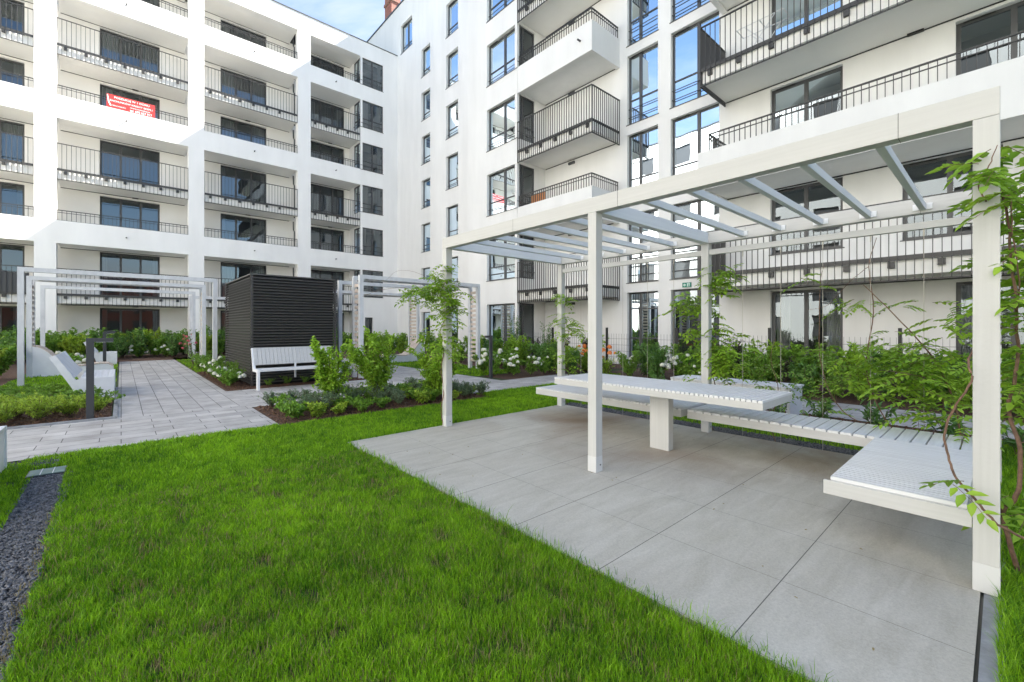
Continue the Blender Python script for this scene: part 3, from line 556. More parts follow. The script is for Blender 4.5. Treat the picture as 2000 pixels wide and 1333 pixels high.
#PART3
# ------------------------------------------------------------------ main pergola
X0, X1, PW = 3.494, 5.968, .102; YA, YM, YC = 5.340, 2.672, .010; HP = 2.735
pg = thing('pergola', (4.7, 2.7, 0), 'large white timber pergola over the tiled patio with table and benches', 'pergola')
PRIMED = mat('light_base_coat', (.58, .58, .575), .5)
for x in (X0, X1):
    for y in (YC, YM, YA):
        mb = MB(); mb.box((x, y, .16), (x+PW, y+PW, HP-.151 if True else 0)); p = mb.build('post', WOODZ, pg, .003)
        MB().box((x-.0008, y-.0008, .004), (x+PW+.0008, y+PW+.0008, .16)).build('post_foot', PRIMED, p, .002)
        MB().tube([(x+PW*.65, y-.0008, .075), (x+PW*.65, y-.006, .075)], .008, .007, 8).build('bolt', RAILM, p)
HB = .15
for yj, xx in ((.42, X0), (2.42, X0), (3.9, X0), (.55, X1), (2.2, X1)): MB().box((xx-.0012, yj, HP-HB-.001), (xx+PW+.001, yj+.0025, HP+.001)).build('beam_joint', RAILM, pg)
mb = MB(); mb.box((X0, YC, HP-HB), (X0+PW, YA+PW, HP)); mb.build('beam', WOODY, pg, .003)
mb = MB(); mb.box((X1, YC, HP-HB), (X1+PW, YA+PW, HP)); mb.build('beam', WOODY, pg, .003)
for y in (YC, YM, YA): MB().box((X0+PW+.001, y+.001, HP-HB+.002), (X1-.001, y+PW-.001, HP-.004)).build('cross_beam', RAFT, pg, .003)
for y in [YC+.5*(q)+.0 for q in ()]: pass
for y0 in (YC, YM):
    for q in range(1, 6):
        y = y0+PW+(YM-YC-PW)*q/6-.03
        r = MB().box((X0+PW+.001, y, HP-.125), (X1-.001, y+.048, HP-.060)).build('rafter', RAFT, pg, .002)
        MB().box((X1-.012, y-.045, HP-.120), (X1-.002, y-.001, HP-.06)).build('bracket', WHITEP, r); MB().box((X1-.012, y+.056, HP-.120), (X1-.002, y+.10, HP-.06)).build('bracket', WHITEP, r)
for y0 in (YC, YM): MB().box((X1+.02, y0+PW+.001, 2.43), (X1+.08, y0+YM-YC-.001, 2.50)).build('trellis_rail', WOODY, pg, .002)
WIRE = mat('steel_wire', (.45, .42, .36), .4, .3)
for y in (.53, .95, 1.38, 1.81, 2.25, 3.2, 3.63, 4.07, 4.5, 4.93): MB().tube([(X1+.05, y, 2.44), (X1+.05, y, .02)], .0025, .0025, 5).tube([(X1+.05, y, 2.44), (X1+.05, y, 2.36)], .008, .006, 6).build('climbing_wire', WIRE, pg)
# ------------------------------------------------------------------ table
TZ = .762
tb = thing('picnic_table', (4.84, 2.78, 0), 'white slatted table on one flat pedestal in the middle of the patio', 'table')
mb = MB(); n = 52; y0, y1 = 1.47, 4.08; p = (y1-y0)/n
for i in range(n): mb.box((4.41, y0+i*p+.0055, TZ-.022), (5.26, y0+(i+1)*p-.0055, TZ))
mb.build('tabletop', SLATX, tb)
fr = MB(); fr.box((4.414, y0+.004, TZ-.09), (4.46, y1-.004, TZ-.0225)); fr.box((5.21, y0+.004, TZ-.09), (5.256, y1-.004, TZ-.0225)); fr.box((4.46, y0+.006, TZ-.09), (5.21, y0+.05, TZ-.0225)); fr.box((4.46, y1-.05, TZ-.09), (5.21, y1-.006, TZ-.0225)); fr.box((4.80, y0+.05, TZ-.09), (4.87, y1-.05, TZ-.0225))
fr.build('frame', WOODY, tb, .002)
MB().box((4.73, 2.58, .006), (4.84, 2.82, TZ-.091)).build('pedestal', WOODZ, tb, .003)
# ------------------------------------------------------------------ benches of the patio
BZ = .455
def slat_bench(name, label, xa, xb, ya, yb, along, n, posts):
    t = thing(name, ((xa+xb)/2, (ya+yb)/2, 0), label, 'bench', 'white slatted benches round the table'); mb = MB()
    if along == 'X':
        p = (yb-ya)/n
        for i in range(n): mb.box((xa, ya+i*p+.0065, BZ-.022), (xb, ya+(i+1)*p-.0065, BZ))
    else:
        p = (xb-xa)/n
        for i in range(n): mb.box((xa+i*p+.0042, ya, BZ-.022), (xa+(i+1)*p-.0042, yb, BZ))
    mb.build('seat', SLATX if along == 'X' else SLATY, t)
    f = MB(); z0, z1 = BZ-.105, BZ-.0225
    f.box((xa+.003, ya+.003, z0), (xa+.05, yb-.003, z1)); f.box((xb-.05, ya+.003, z0), (xb-.003, yb-.003, z1)); f.box((xa+.05, ya+.005, z0), (xb-.05, ya+.05, z1)); f.box((xa+.05, yb-.05, z0), (xb-.05, yb-.005, z1))
    f.build('frame', WOODY, t, .002)
    for p in posts: MB().box(*p).build('bracket', WOODX, t, .002)
    return t
slat_bench('slatted_bench', 'long white slatted bench behind the far half of the table', 5.07, 5.70, 2.60, 5.10, 'X', 48, [((5.70, 2.69, .36), (5.966, 2.75, .42)), ((5.70, 5.0, .35), (6.0, 5.06, .42))])
slat_bench('slatted_bench', 'white bench with wider slats running towards the right corner post', 5.07, 5.70, .135, 2.53, 'X', 24, [((5.70, .14, .35), (6.0, .2, .42)), ((5.70, 2.45, .36), (5.966, 2.51, .42))])
c3 = slat_bench('slatted_bench', 'broad low slatted seat platform beside the nearest post', 3.52, 5.062, .135, .765, 'X' if False else 'Y', 33, [])
MB().box((3.50, .115, BZ-.115), (3.5175, .80, BZ-.024)).build('front_board', WOODY, c3, .002)
# ------------------------------------------------------------------ portal frames over the lawn and paths
def portal(y, x0, x1, label, double=0.0, slat_left=True, slat_right=True, slat_top=True, h=2.9, wd=.11, grp='white portal frames across the garden paths'):
    t = thing('portal_frame', ((x0+x1)/2, y, 0), label, 'pergola', grp)
    ys = [y] if not double else [y, y+double]
    for yy in ys:
        for x in (x0, x1): MB().box((x-wd/2, yy-wd/2, 0), (x+wd/2, yy+wd/2, h-wd)).build('post', ZINC, t)
        MB().box((x0-wd/2, yy-wd/2, h-wd), (x1+wd/2, yy+wd/2, h)).build('beam', ZINC, t)
    if double:
        for x, on in ((x0, slat_left), (x1, slat_right)):
            if not on: continue
            mb = MB(); z = .25
            while z < h-.2: mb.box((x-.02, y+wd/2+.001, z), (x+.03, y+double-wd/2-.001, z+.085)); z += .155
            mb.build('slats', LARCH, t)
        if slat_top:
            mb = MB(); x = x0+.15
            while x < x1-.15: mb.box((x, y+wd/2+.001, h-.08), (x+.085, y+double-wd/2-.001, h-.03)); x += .155
            mb.build('slats', LARCH, t)
    return t
portal(15.9, -1.82, 2.12, 'plain white portal frame nearest on the left over the main path')
pl = portal(18.55, -1.96, 2.15, 'double white portal frame with slats joined to the left wave lounger', .55)
portal(22.4, -2.05, 2.25, 'farthest plain white portal frame over the main path')
portal(25.4, 2.45, 6.5, 'white portal frame with slatted leg behind the louvred box', .5, True, False, False)
portal(11.95, 5.0, 9.1, 'tall double portal frame right of the louvred box with slatted legs', .45)
portal(13.9, 5.14, 9.2, 'plain portal frame one row behind the slatted right-hand portal')
portal(17.6, 6.0, 10.0, 'double portal frame farthest right with one slatted leg', .75, False, True, True)
# wave loungers
def lounger(y, xs, flip, label, wdt=.62):
    t = thing('wave_lounger', (xs, y, 0), label, 'lounger', 'wave shaped slatted garden loungers'); prof = []
    ctl = [(0, .92), (.10, .90), (.22, .84), (.34, .73), (.46, .58), (.58, .44), (.72, .34), (.9, .30), (1.15, .31), (1.4, .35), (1.6, .34), (1.72, .26)]
    for u, z in ctl: prof.append((u, z))
    poly = [(0, .0)]+[(u, z-.045) for u, z in prof]+[(1.72, 0)]
    for side in (0, 1):
        yy = y+side*(wdt-.03); MB().prism(poly, lambda u, v, k: (xs+flip*u, yy+.03*k, v)).build('side_panel', WHITEP, t, fixn=True)
    mb = MB(); L_ = 0; pts = [Vector((u, 0, z)) for u, z in prof]; d = 0
    seg = [(a, b_) for a, b_ in zip(pts, pts[1:])]; step = .062; pos = .01
    tot = sum((b_-a).length for a, b_ in seg)
    while pos < tot:
        q = pos
        for a, b_ in seg:
            l_ = (b_-a).length
            if q <= l_: break
            q -= l_
        dr = (b_-a).normalized(); nn = Vector((-dr.z, 0, dr.x)); c_ = a+dr*q; e = c_+dr*.05
        f = lambda v, yy: (xs+flip*v.x, yy, v.z)
        i = len(mb.v); q4 = [c_-nn*.04, e-nn*.04, e-nn*.01, c_-nn*.01]
        mb.v += [f(v, y-.01) for v in q4]+[f(v, y+wdt+.01) for v in q4]; mb.f += [(i,i+1,i+2,i+3), (i+7,i+6,i+5,i+4), (i,i+4,i+5,i+1), (i+1,i+5,i+6,i+2), (i+2,i+6,i+7,i+3), (i+3,i+7,i+4,i)]
        pos += step
    mb.build('slats', LARCH, t, fixn=True); return t
lounger(18.5, -1.9, 1, 'white wave lounger with slatted back under the left portal')
lounger(16.3, 9.6, -1, 'wave lounger half hidden by the tall bushes on the right lawn')
# ------------------------------------------------------------------ louvred service box
lv = thing('service_box', (3.35, 13.9, 0), 'dark louvred ventilation box standing behind the white bench', 'ventilation box')
bx0, bx1, by0, by1, bh = 2.33, 4.40, 12.12, 15.6, 2.74
MB().box((bx0+.08, by0+.08, 0), (bx1-.08, by1-.08, bh-.05)).build('core', BLACK, lv)
nl = 37
for nm, fn in (('louvres', lambda s, z, q: None),):
    for side in range(4):
        mb = MB()
        for i in range(nl):
            z = .06+i*(bh-.1)/nl; prof = [(0, z+.014), (.0, z), (.05, z+.030), (.05, z+.036), (.016, z+.018)]
            if side == 0: mb.prism(prof, lambda u, v, k: (bx0+(bx1-bx0)*k, by0+u, v))
            if side == 1: mb.prism(prof, lambda u, v, k: (bx0+u, by0+(by1-by0)*k, v))
            if side == 2: mb.prism(prof, lambda u, v, k: (bx1-u, by0+(by1-by0)*k, v))
            if side == 3: mb.prism(prof, lambda u, v, k: (bx0+(bx1-bx0)*k, by1-u, v))
        mb.build('louvres', LOUV, lv, fixn=True)
for x, y in ((bx0+.02, by0+.02), (bx1-.06, by0+.02), (bx0+.02, by1-.06), (bx1-.06, by1-.06)): MB().box((x, y, 0), (x+.04, y+.04, bh-.02)).build('corner_post', LOUV, lv)
MB().box((bx0+.0, by0+.0, bh-.03), (bx1, by1, bh)).build('lid', LOUV, lv)
# ------------------------------------------------------------------ white bench in front of the box
wb = thing('park_bench', (3.25, 11.65, 0), 'white bench with vertical board backrest in front of the louvred box', 'bench')
def panel_prof(pts, x0, x1): return lambda: None
for x in (2.30, 4.10):
    MB().prism([(11.22, 0), (11.34, 0), (11.34, .40), (11.72, .40), (11.90, .92), (11.86, .94), (11.64, .47), (11.22, .47)], lambda u, v, k: (x+.05*k, u, v)).build('leg', WHITEP, wb, fixn=True)
mb = MB()
for i in range(5): mb.box((2.35, 11.225+i*.086, .42), (4.10, 11.225+i*.086+.08, .468))
mb.build('seat', SLATX, wb); mb = MB()
for i in range(21):
    xx = 2.33+i*.0855
    q = [(11.70, .54), (11.88, .93), (11.85, .945), (11.67, .55)]; mb.prism(q, lambda u, v, k: (xx+.081*k, u, v))
mb.build('backrest', WOODZ, wb, fixn=True)
MB().box((3.2, 11.66, .2), (3.24, 11.70, .56)).build('support', ZINC, wb)
# solid sided benches along the main path
def side_bench(y0, y1, xf, label):
    t = thing('garden_bench', (xf-.4, (y0+y1)/2, 0), label, 'bench', 'white solid sided benches beside the main path')
    prof = [(0, 0), (-.55, 0), (-.62, .25), (-.93, .86), (-.84, .90), (-.56, .40), (-.50, .42), (0, .44)]
    for yy in (y0, y1-.04): MB().prism(prof, lambda u, v, k: (xf+u, yy+.04*k, v)).build('side_panel', WHITEP, t, .003, fixn=True)
    mb = MB()
    for i in range(5): mb.box((xf-.50+i*.1, y0+.04, .40), (xf-.50+i*.1+.094, y1-.04, .438))
    mb.build('seat', SLATY, t); MB().box((xf-.05, y0+.04, .0), (xf-.012, y1-.04, .40)).build('front_board', WHITEP, t)
    MB().prism([(-.60, .44), (-.91, .86), (-.865, .885), (-.56, .46)], lambda u, v, k: (xf+u, y0+.04+(y1-y0-.08)*k, v)).build('backrest', WHITEP, t, fixn=True); return t
side_bench(12.1, 14.1, -.10, 'nearest full white bench in side view left of the main path')
side_bench(22.7, 24.4, -.12, 'distant white bench at the far left end of the main path')
side_bench(4.85, 6.78, -.87, 'white bench cut off by the left edge of the picture')
sb = thing('garden_bench', (8.1, 3.2, 0), 'low white box bench with slatted top beside the right-hand path', 'bench')
MB().box((7.80, 2.22, 0), (8.44, 2.27, .46)).build('side_panel', WHITEP, sb, .003); MB().box((7.80, 4.16, 0), (8.44, 4.21, .46)).build('side_panel', WHITEP, sb, .003)
mb = MB()
for i in range(24): mb.box((7.78, 2.2+i*.084, .465), (8.46, 2.2+i*.084+.076, .492))
mb.build('seat', SLATX, sb); MB().box((7.80, 2.275, .36), (7.84, 4.155, .46)).build('rail', WHITEP, sb)
# bollard lamps with a short arm
def bollard(x, y, h, ax, label):
    t = thing('bollard_lamp', (x, y, 0), label, 'lamp', 'dark bollard lamps beside the paths'); MB().box((x-.045, y-.03, -.01), (x+.045, y+.03, h)).build('post', DARK, t, .003)
    a = MB().box((x+ax[0], y-.03, h-.06), (x+ax[1], y+.03, h+.0)).build('arm', DARK, t, .002); MB().box((x+ax[0]+.02, y-.02, h-.066), (x+ax[1]-.01, y+.02, h-.061)).build('diffuser', WHITEP, a)
bollard(-.36, 9.45, 1.27, (.046, .27), 'near anthracite bollard lamp at the corner of the left bed'); bollard(-.44, 21.3, 1.27, (.046, .27), 'farther bollard lamp on the lawn left of the main path')
bollard(-.45, 26.4, 1.27, (.046, .27), 'most distant bollard lamp beside the main path'); bollard(7.78, 9.62, 1.20, (-.2, -.046), 'dark bollard lamp among the white hydrangeas')
# steel cover in the gravel
hc = thing('drain_cover', (-.55, 6.28, 0), 'blue-green steel cover at the end of the gravel strip', 'cover'); MB().box((-.68, 6.16, -.01), (-.41, 6.42, .018)).build('frame', DARK, hc); MB().box((-.67, 6.17, .0185), (-.42, 6.41, .024)).build('plate', TEAL, hc, .002)
mb = MB()
for q in range(1, 3): mb.box((-.67+q*.085-.003, 6.17, .0242), (-.67+q*.085+.003, 6.41, .027))
mb.build('rib', WHITEP, hc)
# wire mesh garden fence in front of the right building
FN = thing('mesh_fence', (12.2, 4, 0), 'black wire mesh fence with slim posts in front of the ground floor terraces', 'fence')
for y in np.arange(-6, 12.6, 2.48): MB().box((12.17, y-.03, 0), (12.23, y+.03, 1.42)).build('post', BLACK, FN)
mb = MB()
for y in np.arange(-6, 12.5, .10): mb.box((12.197, y-.002, .05), (12.203, y+.002, 1.22))
for z in np.arange(.05, 1.25, .2): mb.box((12.195, -6, z-.003), (12.205, 12.4, z+.003))
mb.build('mesh', BLACK, FN)
#drying rack and terracotta things on balconies
dr = thing('drying_rack', (13.3, 4.6, 9), 'folding metal clothes dryer standing on the cage balcony', 'clothes dryer'); mb = MB()
for a, b_ in (((13.2, 4.1, 9.0), (13.2, 4.9, 9.95)), ((13.2, 4.9, 9.0), (13.2, 4.1, 9.95)), ((13.7, 4.1, 9.0), (13.7, 4.9, 9.95)), ((13.7, 4.9, 9.0), (13.7, 4.1, 9.95)), ((13.2, 3.9, 9.95), (13.2, 5.1, 9.95)), ((13.7, 3.9, 9.95), (13.7, 5.1, 9.95)), ((13.2, 3.9, 9.95), (13.7, 3.9, 9.95)), ((13.2, 5.1, 9.95), (13.7, 5.1, 9.95)), ((13.2, 4.5, 9.95), (13.7, 4.5, 9.95))): mb.tube([a, b_], .012, .012, 5)
mb.build('frame', ZINC, dr)
lg = MB()
for i in range(9): lg.box((13.0, 12.55+i*.09, 6.0), (13.03, 12.55+i*.09+.07, 7.0))
o = lg.build('wooden_screen', mat('orange_timber', (.55, .24, .10), .7)); tag(o, 'orange timber slat screen standing on the lower left balcony', 'screen')
ck = thing('toy_car', (13.2, 14.9, 6.6), 'red and pink plastic toy behind the corner window glass', 'toy')
MB().prism([(14.35, 6.62), (15.2, 6.62), (15.15, 6.78), (14.8, 6.85), (14.7, 7.05), (14.5, 7.05), (14.4, 6.85)], lambda u, v, k: (12.95+.3*k, u, v)).build('body', mat('pink_plastic', (.7, .08, .14), .4), ck, fixn=True)
MB().tube([(12.94, 14.5, 6.64), (13.26, 14.5, 6.64)], .07, .07, 12).tube([(12.94, 15.05, 6.64), (13.26, 15.05, 6.64)], .07, .07, 12).build('wheel', BLACK, ck)
#PART4
# ------------------------------------------------------------------ planting
def setp(o, x, y, s=1.0, sz=None, label=None, group=None, r=None):
    o.location = (x, y, 0); o.scale = (s, s, sz or s); o.rotation_euler = (0, 0, r if r is not None else rnd.uniform(0, 6.28))
    if label: o['label'] = label
    if group: o['group'] = group
# three tall bushes in the near bed
shrub('tall_bush', 21, 1.40, .40, 9, 20, 17, .070, .036, LF_BRIGHT, 'slim bright green bush left of the three in the near bed', 'bush', 'bright green bushes in the near bed', .26, .34, .55, (2.72, 7.75, 0))
shrub('tall_bush', 22, 1.46, .60, 14, 23, 17, .068, .035, LF_BRIGHT, 'fullest bright green bush in the middle of the near bed', 'bush', 'bright green bushes in the near bed', .26, .40, .55, (3.72, 7.95, 0))
shrub('tall_bush', 23, 1.32, .60, 14, 23, 17, .070, .036, LF_BRIGHT, 'broad bright green bush close to the left pergola post', 'bush', 'bright green bushes in the near bed', .18, .38, .5, (4.62, 7.42, 0))
# low cover of the near bed, individual cushions
pA = shrub('cushion_plant', 31, .34, .27, 20, 7, 12, .034, .010, LF_GREY, 'grey-green cushion plant in the near bed', 'plant', 'grey-green cushions in the near bed', .2, .14, .8, (0, 0, 0), .003)
pB = shrub('cushion_plant', 32, .26, .26, 14, 6, 9, .050, .034, LF_MID, 'broad leaved plant in the near bed', 'plant', 'green cushions in the near bed', .2, .13, .4, (0, 0, 0), .003)
pC = shrub('cushion_plant', 33, .24, .22, 12, 6, 9, .042, .030, LF_LIME, 'lime green plant in the near bed', 'plant', 'lime green cushions in the near bed', .2, .12, .4, (0, 0, 0), .003)
used = set()
def put(proto, x, y, s=1.0, sz=None, **kw):
    o = proto if proto.name not in used else copy_tree(proto); used.add(proto.name); used.add(o.name); setp(o, x, y, s, sz, **kw); return o
pr = random.Random(5)
y = 7.25
for iy, yy in enumerate((7.28, 7.62, 7.98, 8.35, 8.7)):
    x = 2.0+.14*(iy % 2)+(.05 if iy else 0)
    while x < 5.6:
        q = pr.random(); put(pA if q < .55 else (pB if q < .86 else pC), x+pr.uniform(-.06, .06), yy+pr.uniform(-.06, .06), pr.uniform(.8, 1.15)); x += pr.uniform(.30, .40)
for x in (5.35, 5.6): put(pA, x, 7.2+pr.random()*.2, 1.0)
# left bed: lime perennials in front, grey-green cover behind
pS = shrub('lime_perennial', 41, .36, .30, 24, 6, 10, .040, .018, LF_LIME, 'light green feathery perennial in the left bed', 'plant', 'light green perennials in the left bed', .2, .15, .8, (0, 0, 0), .003)
pG = shrub('cover_plant', 42, .24, .32, 18, 6, 11, .040, .022, LF_MID, 'dark low ground cover plant in the left bed', 'plant', 'dark ground cover plants in the left bed', .15, .14, .3, (0, 0, 0), .003)
for x, y, s in ((-.62, 9.95, 1), (-.95, 9.78, 1.1), (-1.3, 9.75, 1), (-1.62, 9.9, 1.2), (-1.9, 9.8, 1.1), (-.8, 10.35, .9), (-1.2, 10.3, 1.1), (-1.55, 10.4, 1.1), (-2.0, 10.3, 1.2), (-.3, 10.2, .7), (-2.3, 10.1, 1.2), (-.5, 10.9, .7), (-1.75, 10.8, 1)): put(pS, x, y, s)
for x, y in ((-.5, 11.4), (-.95, 11.2), (-1.3, 11.5), (-1.7, 11.4), (-2.1, 11.5), (-.85, 11.9), (-1.25, 12.1), (-1.7, 12.2), (-2.2, 12.2), (-.8, 12.8), (-1.2, 12.9), (-1.7, 13.0), (-2.2, 13.1), (-2.6, 12.4), (-2.7, 11.6), (-2.6, 10.9), (-1.2, 13.6), (-1.7, 13.6), (-.3, 11.0), (-2.9, 13.0)): put(pG, x, y, pr.uniform(.9, 1.25))
# hydrangeas
def hydrangea(seed, loc, H, R, k, label, m=LF_MID, fl=PETALW, rad=.075, cat='hydrangea', name='hydrangea', group=None):
    o = shrub(name, seed, H, R, 10, 7, 9, .085, .055, m, label, cat, group, .15, .2, .5, loc, .005); add_flowers(o, seed+1, k, H, R*.95, fl, rad); return o
hA = hydrangea(51, (0, 0, 0), .72, .42, 9, 'white flowering hydrangea among the right-hand beds', group='white hydrangeas in the right-hand beds')
for x, y, s in ((8.1, 9.9, 1), (8.55, 9.5, .9), (9.1, 9.35, .8), (8.3, 10.6, 1.1), (9.6, 9.3, .75), (8.9, 10.1, 1.1), (11.0, 5.6, 1), (11.4, 6.6, 1.1), (10.7, 6.2, .9), (10.6, 5.0, .7), (11.0, 12.6, 1), (10.2, 14.5, 1), (11.2, 7.4, .9)): put(hA, x, y, s)
hB = hydrangea(53, (0, 0, 0), .62, .40, 6, 'cream hydrangea beside the main path', group='cream hydrangeas beside the main path')
for x, y, s in ((1.95, 12.4, .8), (1.98, 13.2, .75), (2.0, 14.0, .8), (2.1, 15.0, .9), (-2.35, 14.2, 1.15), (-1.95, 10.9, .9), (-1.2, 19.9, 1.0), (-1.3, 20.6, 1.1), (.6, 27.0, 1.0), (1.6, 26.8, 1.0), (-.4, 26.9, 1), (2.2, 16.4, .9)): put(hB, x, y, s)
# box-side shrubs
low = shrub('low_shrub', 61, .62, .45, 14, 8, 10, .05, .03, LF_MID, 'rounded green shrub', 'shrub', 'rounded shrubs beside the louvred box', .15, .2, .5, (0, 0, 0), .004)
for x, y, s in ((2.05, 12.75, .8), (2.1, 13.6, 1), (1.95, 14.5, .95), (2.05, 15.6, 1.1), (2.0, 16.8, 1.1), (1.98, 18.0, 1.0), (3.1, 11.95, .4), (3.5, 11.9, .35), (2.7, 11.95, .35), (2.3, 19.5, 1.1), (2.9, 16.6, 1.2)): put(low, x, y, s)
# leafy shrub prototypes for the tall beds
sA = shrub('leafy_shrub', 71, 1.3, .42, 9, 13, 9, .095, .05, LF_MID, 'mid green leafy shrub in the bed along the right building', 'shrub', 'mid green shrubs along the right building', .12, .26, .5)
sB = shrub('leafy_shrub', 72, 1.15, .42, 9, 13, 9, .12, .042, LF_DEEP, 'glossy dark green shrub in the bed along the right building', 'shrub', 'dark green shrubs along the right building', .1, .24, .6)
sC = shrub('leafy_shrub', 73, 1.6, .42, 8, 11, 7, .06, .035, LF_PURP, 'thin bronze leaved shrub in the bed along the right building', 'shrub', 'bronze shrubs along the right building', .2, .28, .5)
sD = shrub('leafy_shrub', 74, 1.3, .42, 10, 14, 11, .068, .036, LF_BRIGHT, 'light green fine leaved shrub in the bed along the right building', 'shrub', 'light green shrubs along the right building', .1, .26, .5)
qr = random.Random(9)
for row, xr in enumerate((10.55, 11.15, 11.75)):
    y = -3.6+row*.2
    while y < 7.0:
        q = qr.random(); P_ = sA if q < .34 else sB if q < .48 else sC if q < .62 else sD; s = qr.uniform(.72, 1.08)*(.85 if row == 0 else 1.0)
        if not (y > 4.6 and q > .5): put(P_, xr+qr.uniform(-.15, .15), y, s)
        y += qr.uniform(.34, .54)
# far right beds, in front of the stair tower and beyond
for x, y in [(qr.uniform(9.8, 12.0), qr.uniform(8.9, 13)) for _ in range(22)]+[(qr.uniform(10.0, 13.4), qr.uniform(13, 27)) for _ in range(44)]:
    q = qr.random(); put(sA if q < .3 else sB if q < .5 else sC if q < .6 else sD, x, y, qr.uniform(.75, 1.1))
big = shrub('tall_bush', 75, 2.2, .6, 9, 16, 9, .06, .03, LF_DEEP, 'tall airy dark shrub in front of the ground floor corner window', 'bush', None, .2, .34, .5, (11.3, 12.6, 0))
big2 = copy_tree(big); big2.location = (11.0, 10.6, 0); big2.scale = (.8, .8, .85); big2['label'] = 'second airy dark shrub, nearer the pergola post, before the corner window'
# beds before the left building
fA = shrub('border_shrub', 81, 1.4, .65, 15, 14, 9, .11, .062, LF_MID, 'green border shrub at the foot of the left building', 'shrub', 'green shrubs at the foot of the left building', .1, .3, .5)
fB = shrub('border_shrub', 82, 1.3, .6, 15, 14, 10, .10, .058, LF_LIME, 'yellow-green border shrub at the foot of the left building', 'shrub', 'yellow-green shrubs at the foot of the left building', .1, .3, .5)
fC = shrub('border_shrub', 83, 1.35, .6, 14, 13, 9, .09, .052, LF_DEEP, 'dark border shrub at the foot of the left building', 'shrub', 'dark shrubs at the foot of the left building', .1, .3, .5)
for row, yr in enumerate((26.2, 27.2, 28.3)):
    x = -6.5
    while x < 10.5:
        if not (row == 0 and -.1 < x < 1.6):
            q = qr.random(); put(fA if q < .42 else fB if q < .7 else fC, x, yr+qr.uniform(-.3, .3), qr.uniform(.75, 1.0)*(1+.12*row))
        x += qr.uniform(.5, .8)
for x, y, s in [(qr.uniform(-7, -2.6), qr.uniform(14.5, 26), qr.uniform(.8, 1.05)) for _ in range(46)]+[(-2.75, 14.6, .75), (-3.3, 13.6, .8), (-3.6, 12.4, .7)]:
    q = qr.random(); put(fA if q < .4 else fB if q < .75 else fC, x, y, s)
# roses with pink flowers, day lilies
for i, (x, y) in enumerate(((2.05, 20.6), (2.3, 24.9))):
    o = shrub('rose_bush', 91+i, 1.5, .35, 6, 9, 7, .05, .035, LF_DEEP, ['climbing rose with pink blooms on the right leg of the slatted portal', 'pink rose bush at the far right end of the main path', 'pink rose bush before the left building'][i], 'rose', None, .2, .2, .5, (x, y, 0)); add_flowers(o, 95+i, 6, 1.3, .35, PETALP, .05, .02, 40)
for i, (x, y) in enumerate(((11.0, 8.6), (11.3, 9.1), (11.0, 8.0))):
    o = shrub('day_lily', 101+i, .6, .35, 16, 4, 4, .16, .018, LF_BRIGHT, 'orange day lily clump', 'flower', 'orange day lilies beyond the rear bench', .05, .1, .9, (x, y, 0)); add_flowers(o, 105+i, 8, .95, .35, PETALO, .06, .035, 26)
scr = MB().box((-7.9, 30.16, 3.0), (-3.2, 30.175, 3.95)).build('privacy_screen', DARK); tag(scr, 'dark privacy screen tied to the railing of the leftmost first floor balcony', 'screen')
palm = shrub('potted_palm', 131, 1.5, .6, 8, 6, 5, .38, .035, LF_BRIGHT, 'potted palm on the leftmost first floor balcony', 'plant', None, .3, .15, .7, (-4.6, 30.9, 2.96)); palm.location.z = 2.96
# small young laurels between rear bench and side path
yl = shrub('young_laurel', 111, .48, .26, 6, 4, 5, .12, .032, LF_DEEP, 'young laurel with few upright shoots behind the patio bench', 'shrub', 'young laurels behind the patio bench', .2, .12, .8, (0, 0, 0), .005)
for x, y, s in ((7.55, 1.75, 1), (7.5, 1.1, 1.05), (7.35, .45, 1), (7.55, 2.3, .9), (7.3, -.1, .95), (7.7, .1, .8), (7.5, 4.9, .7), (9.4, 5.4, .8), (7.4, -.6, 1)): put(yl, x, y, s)

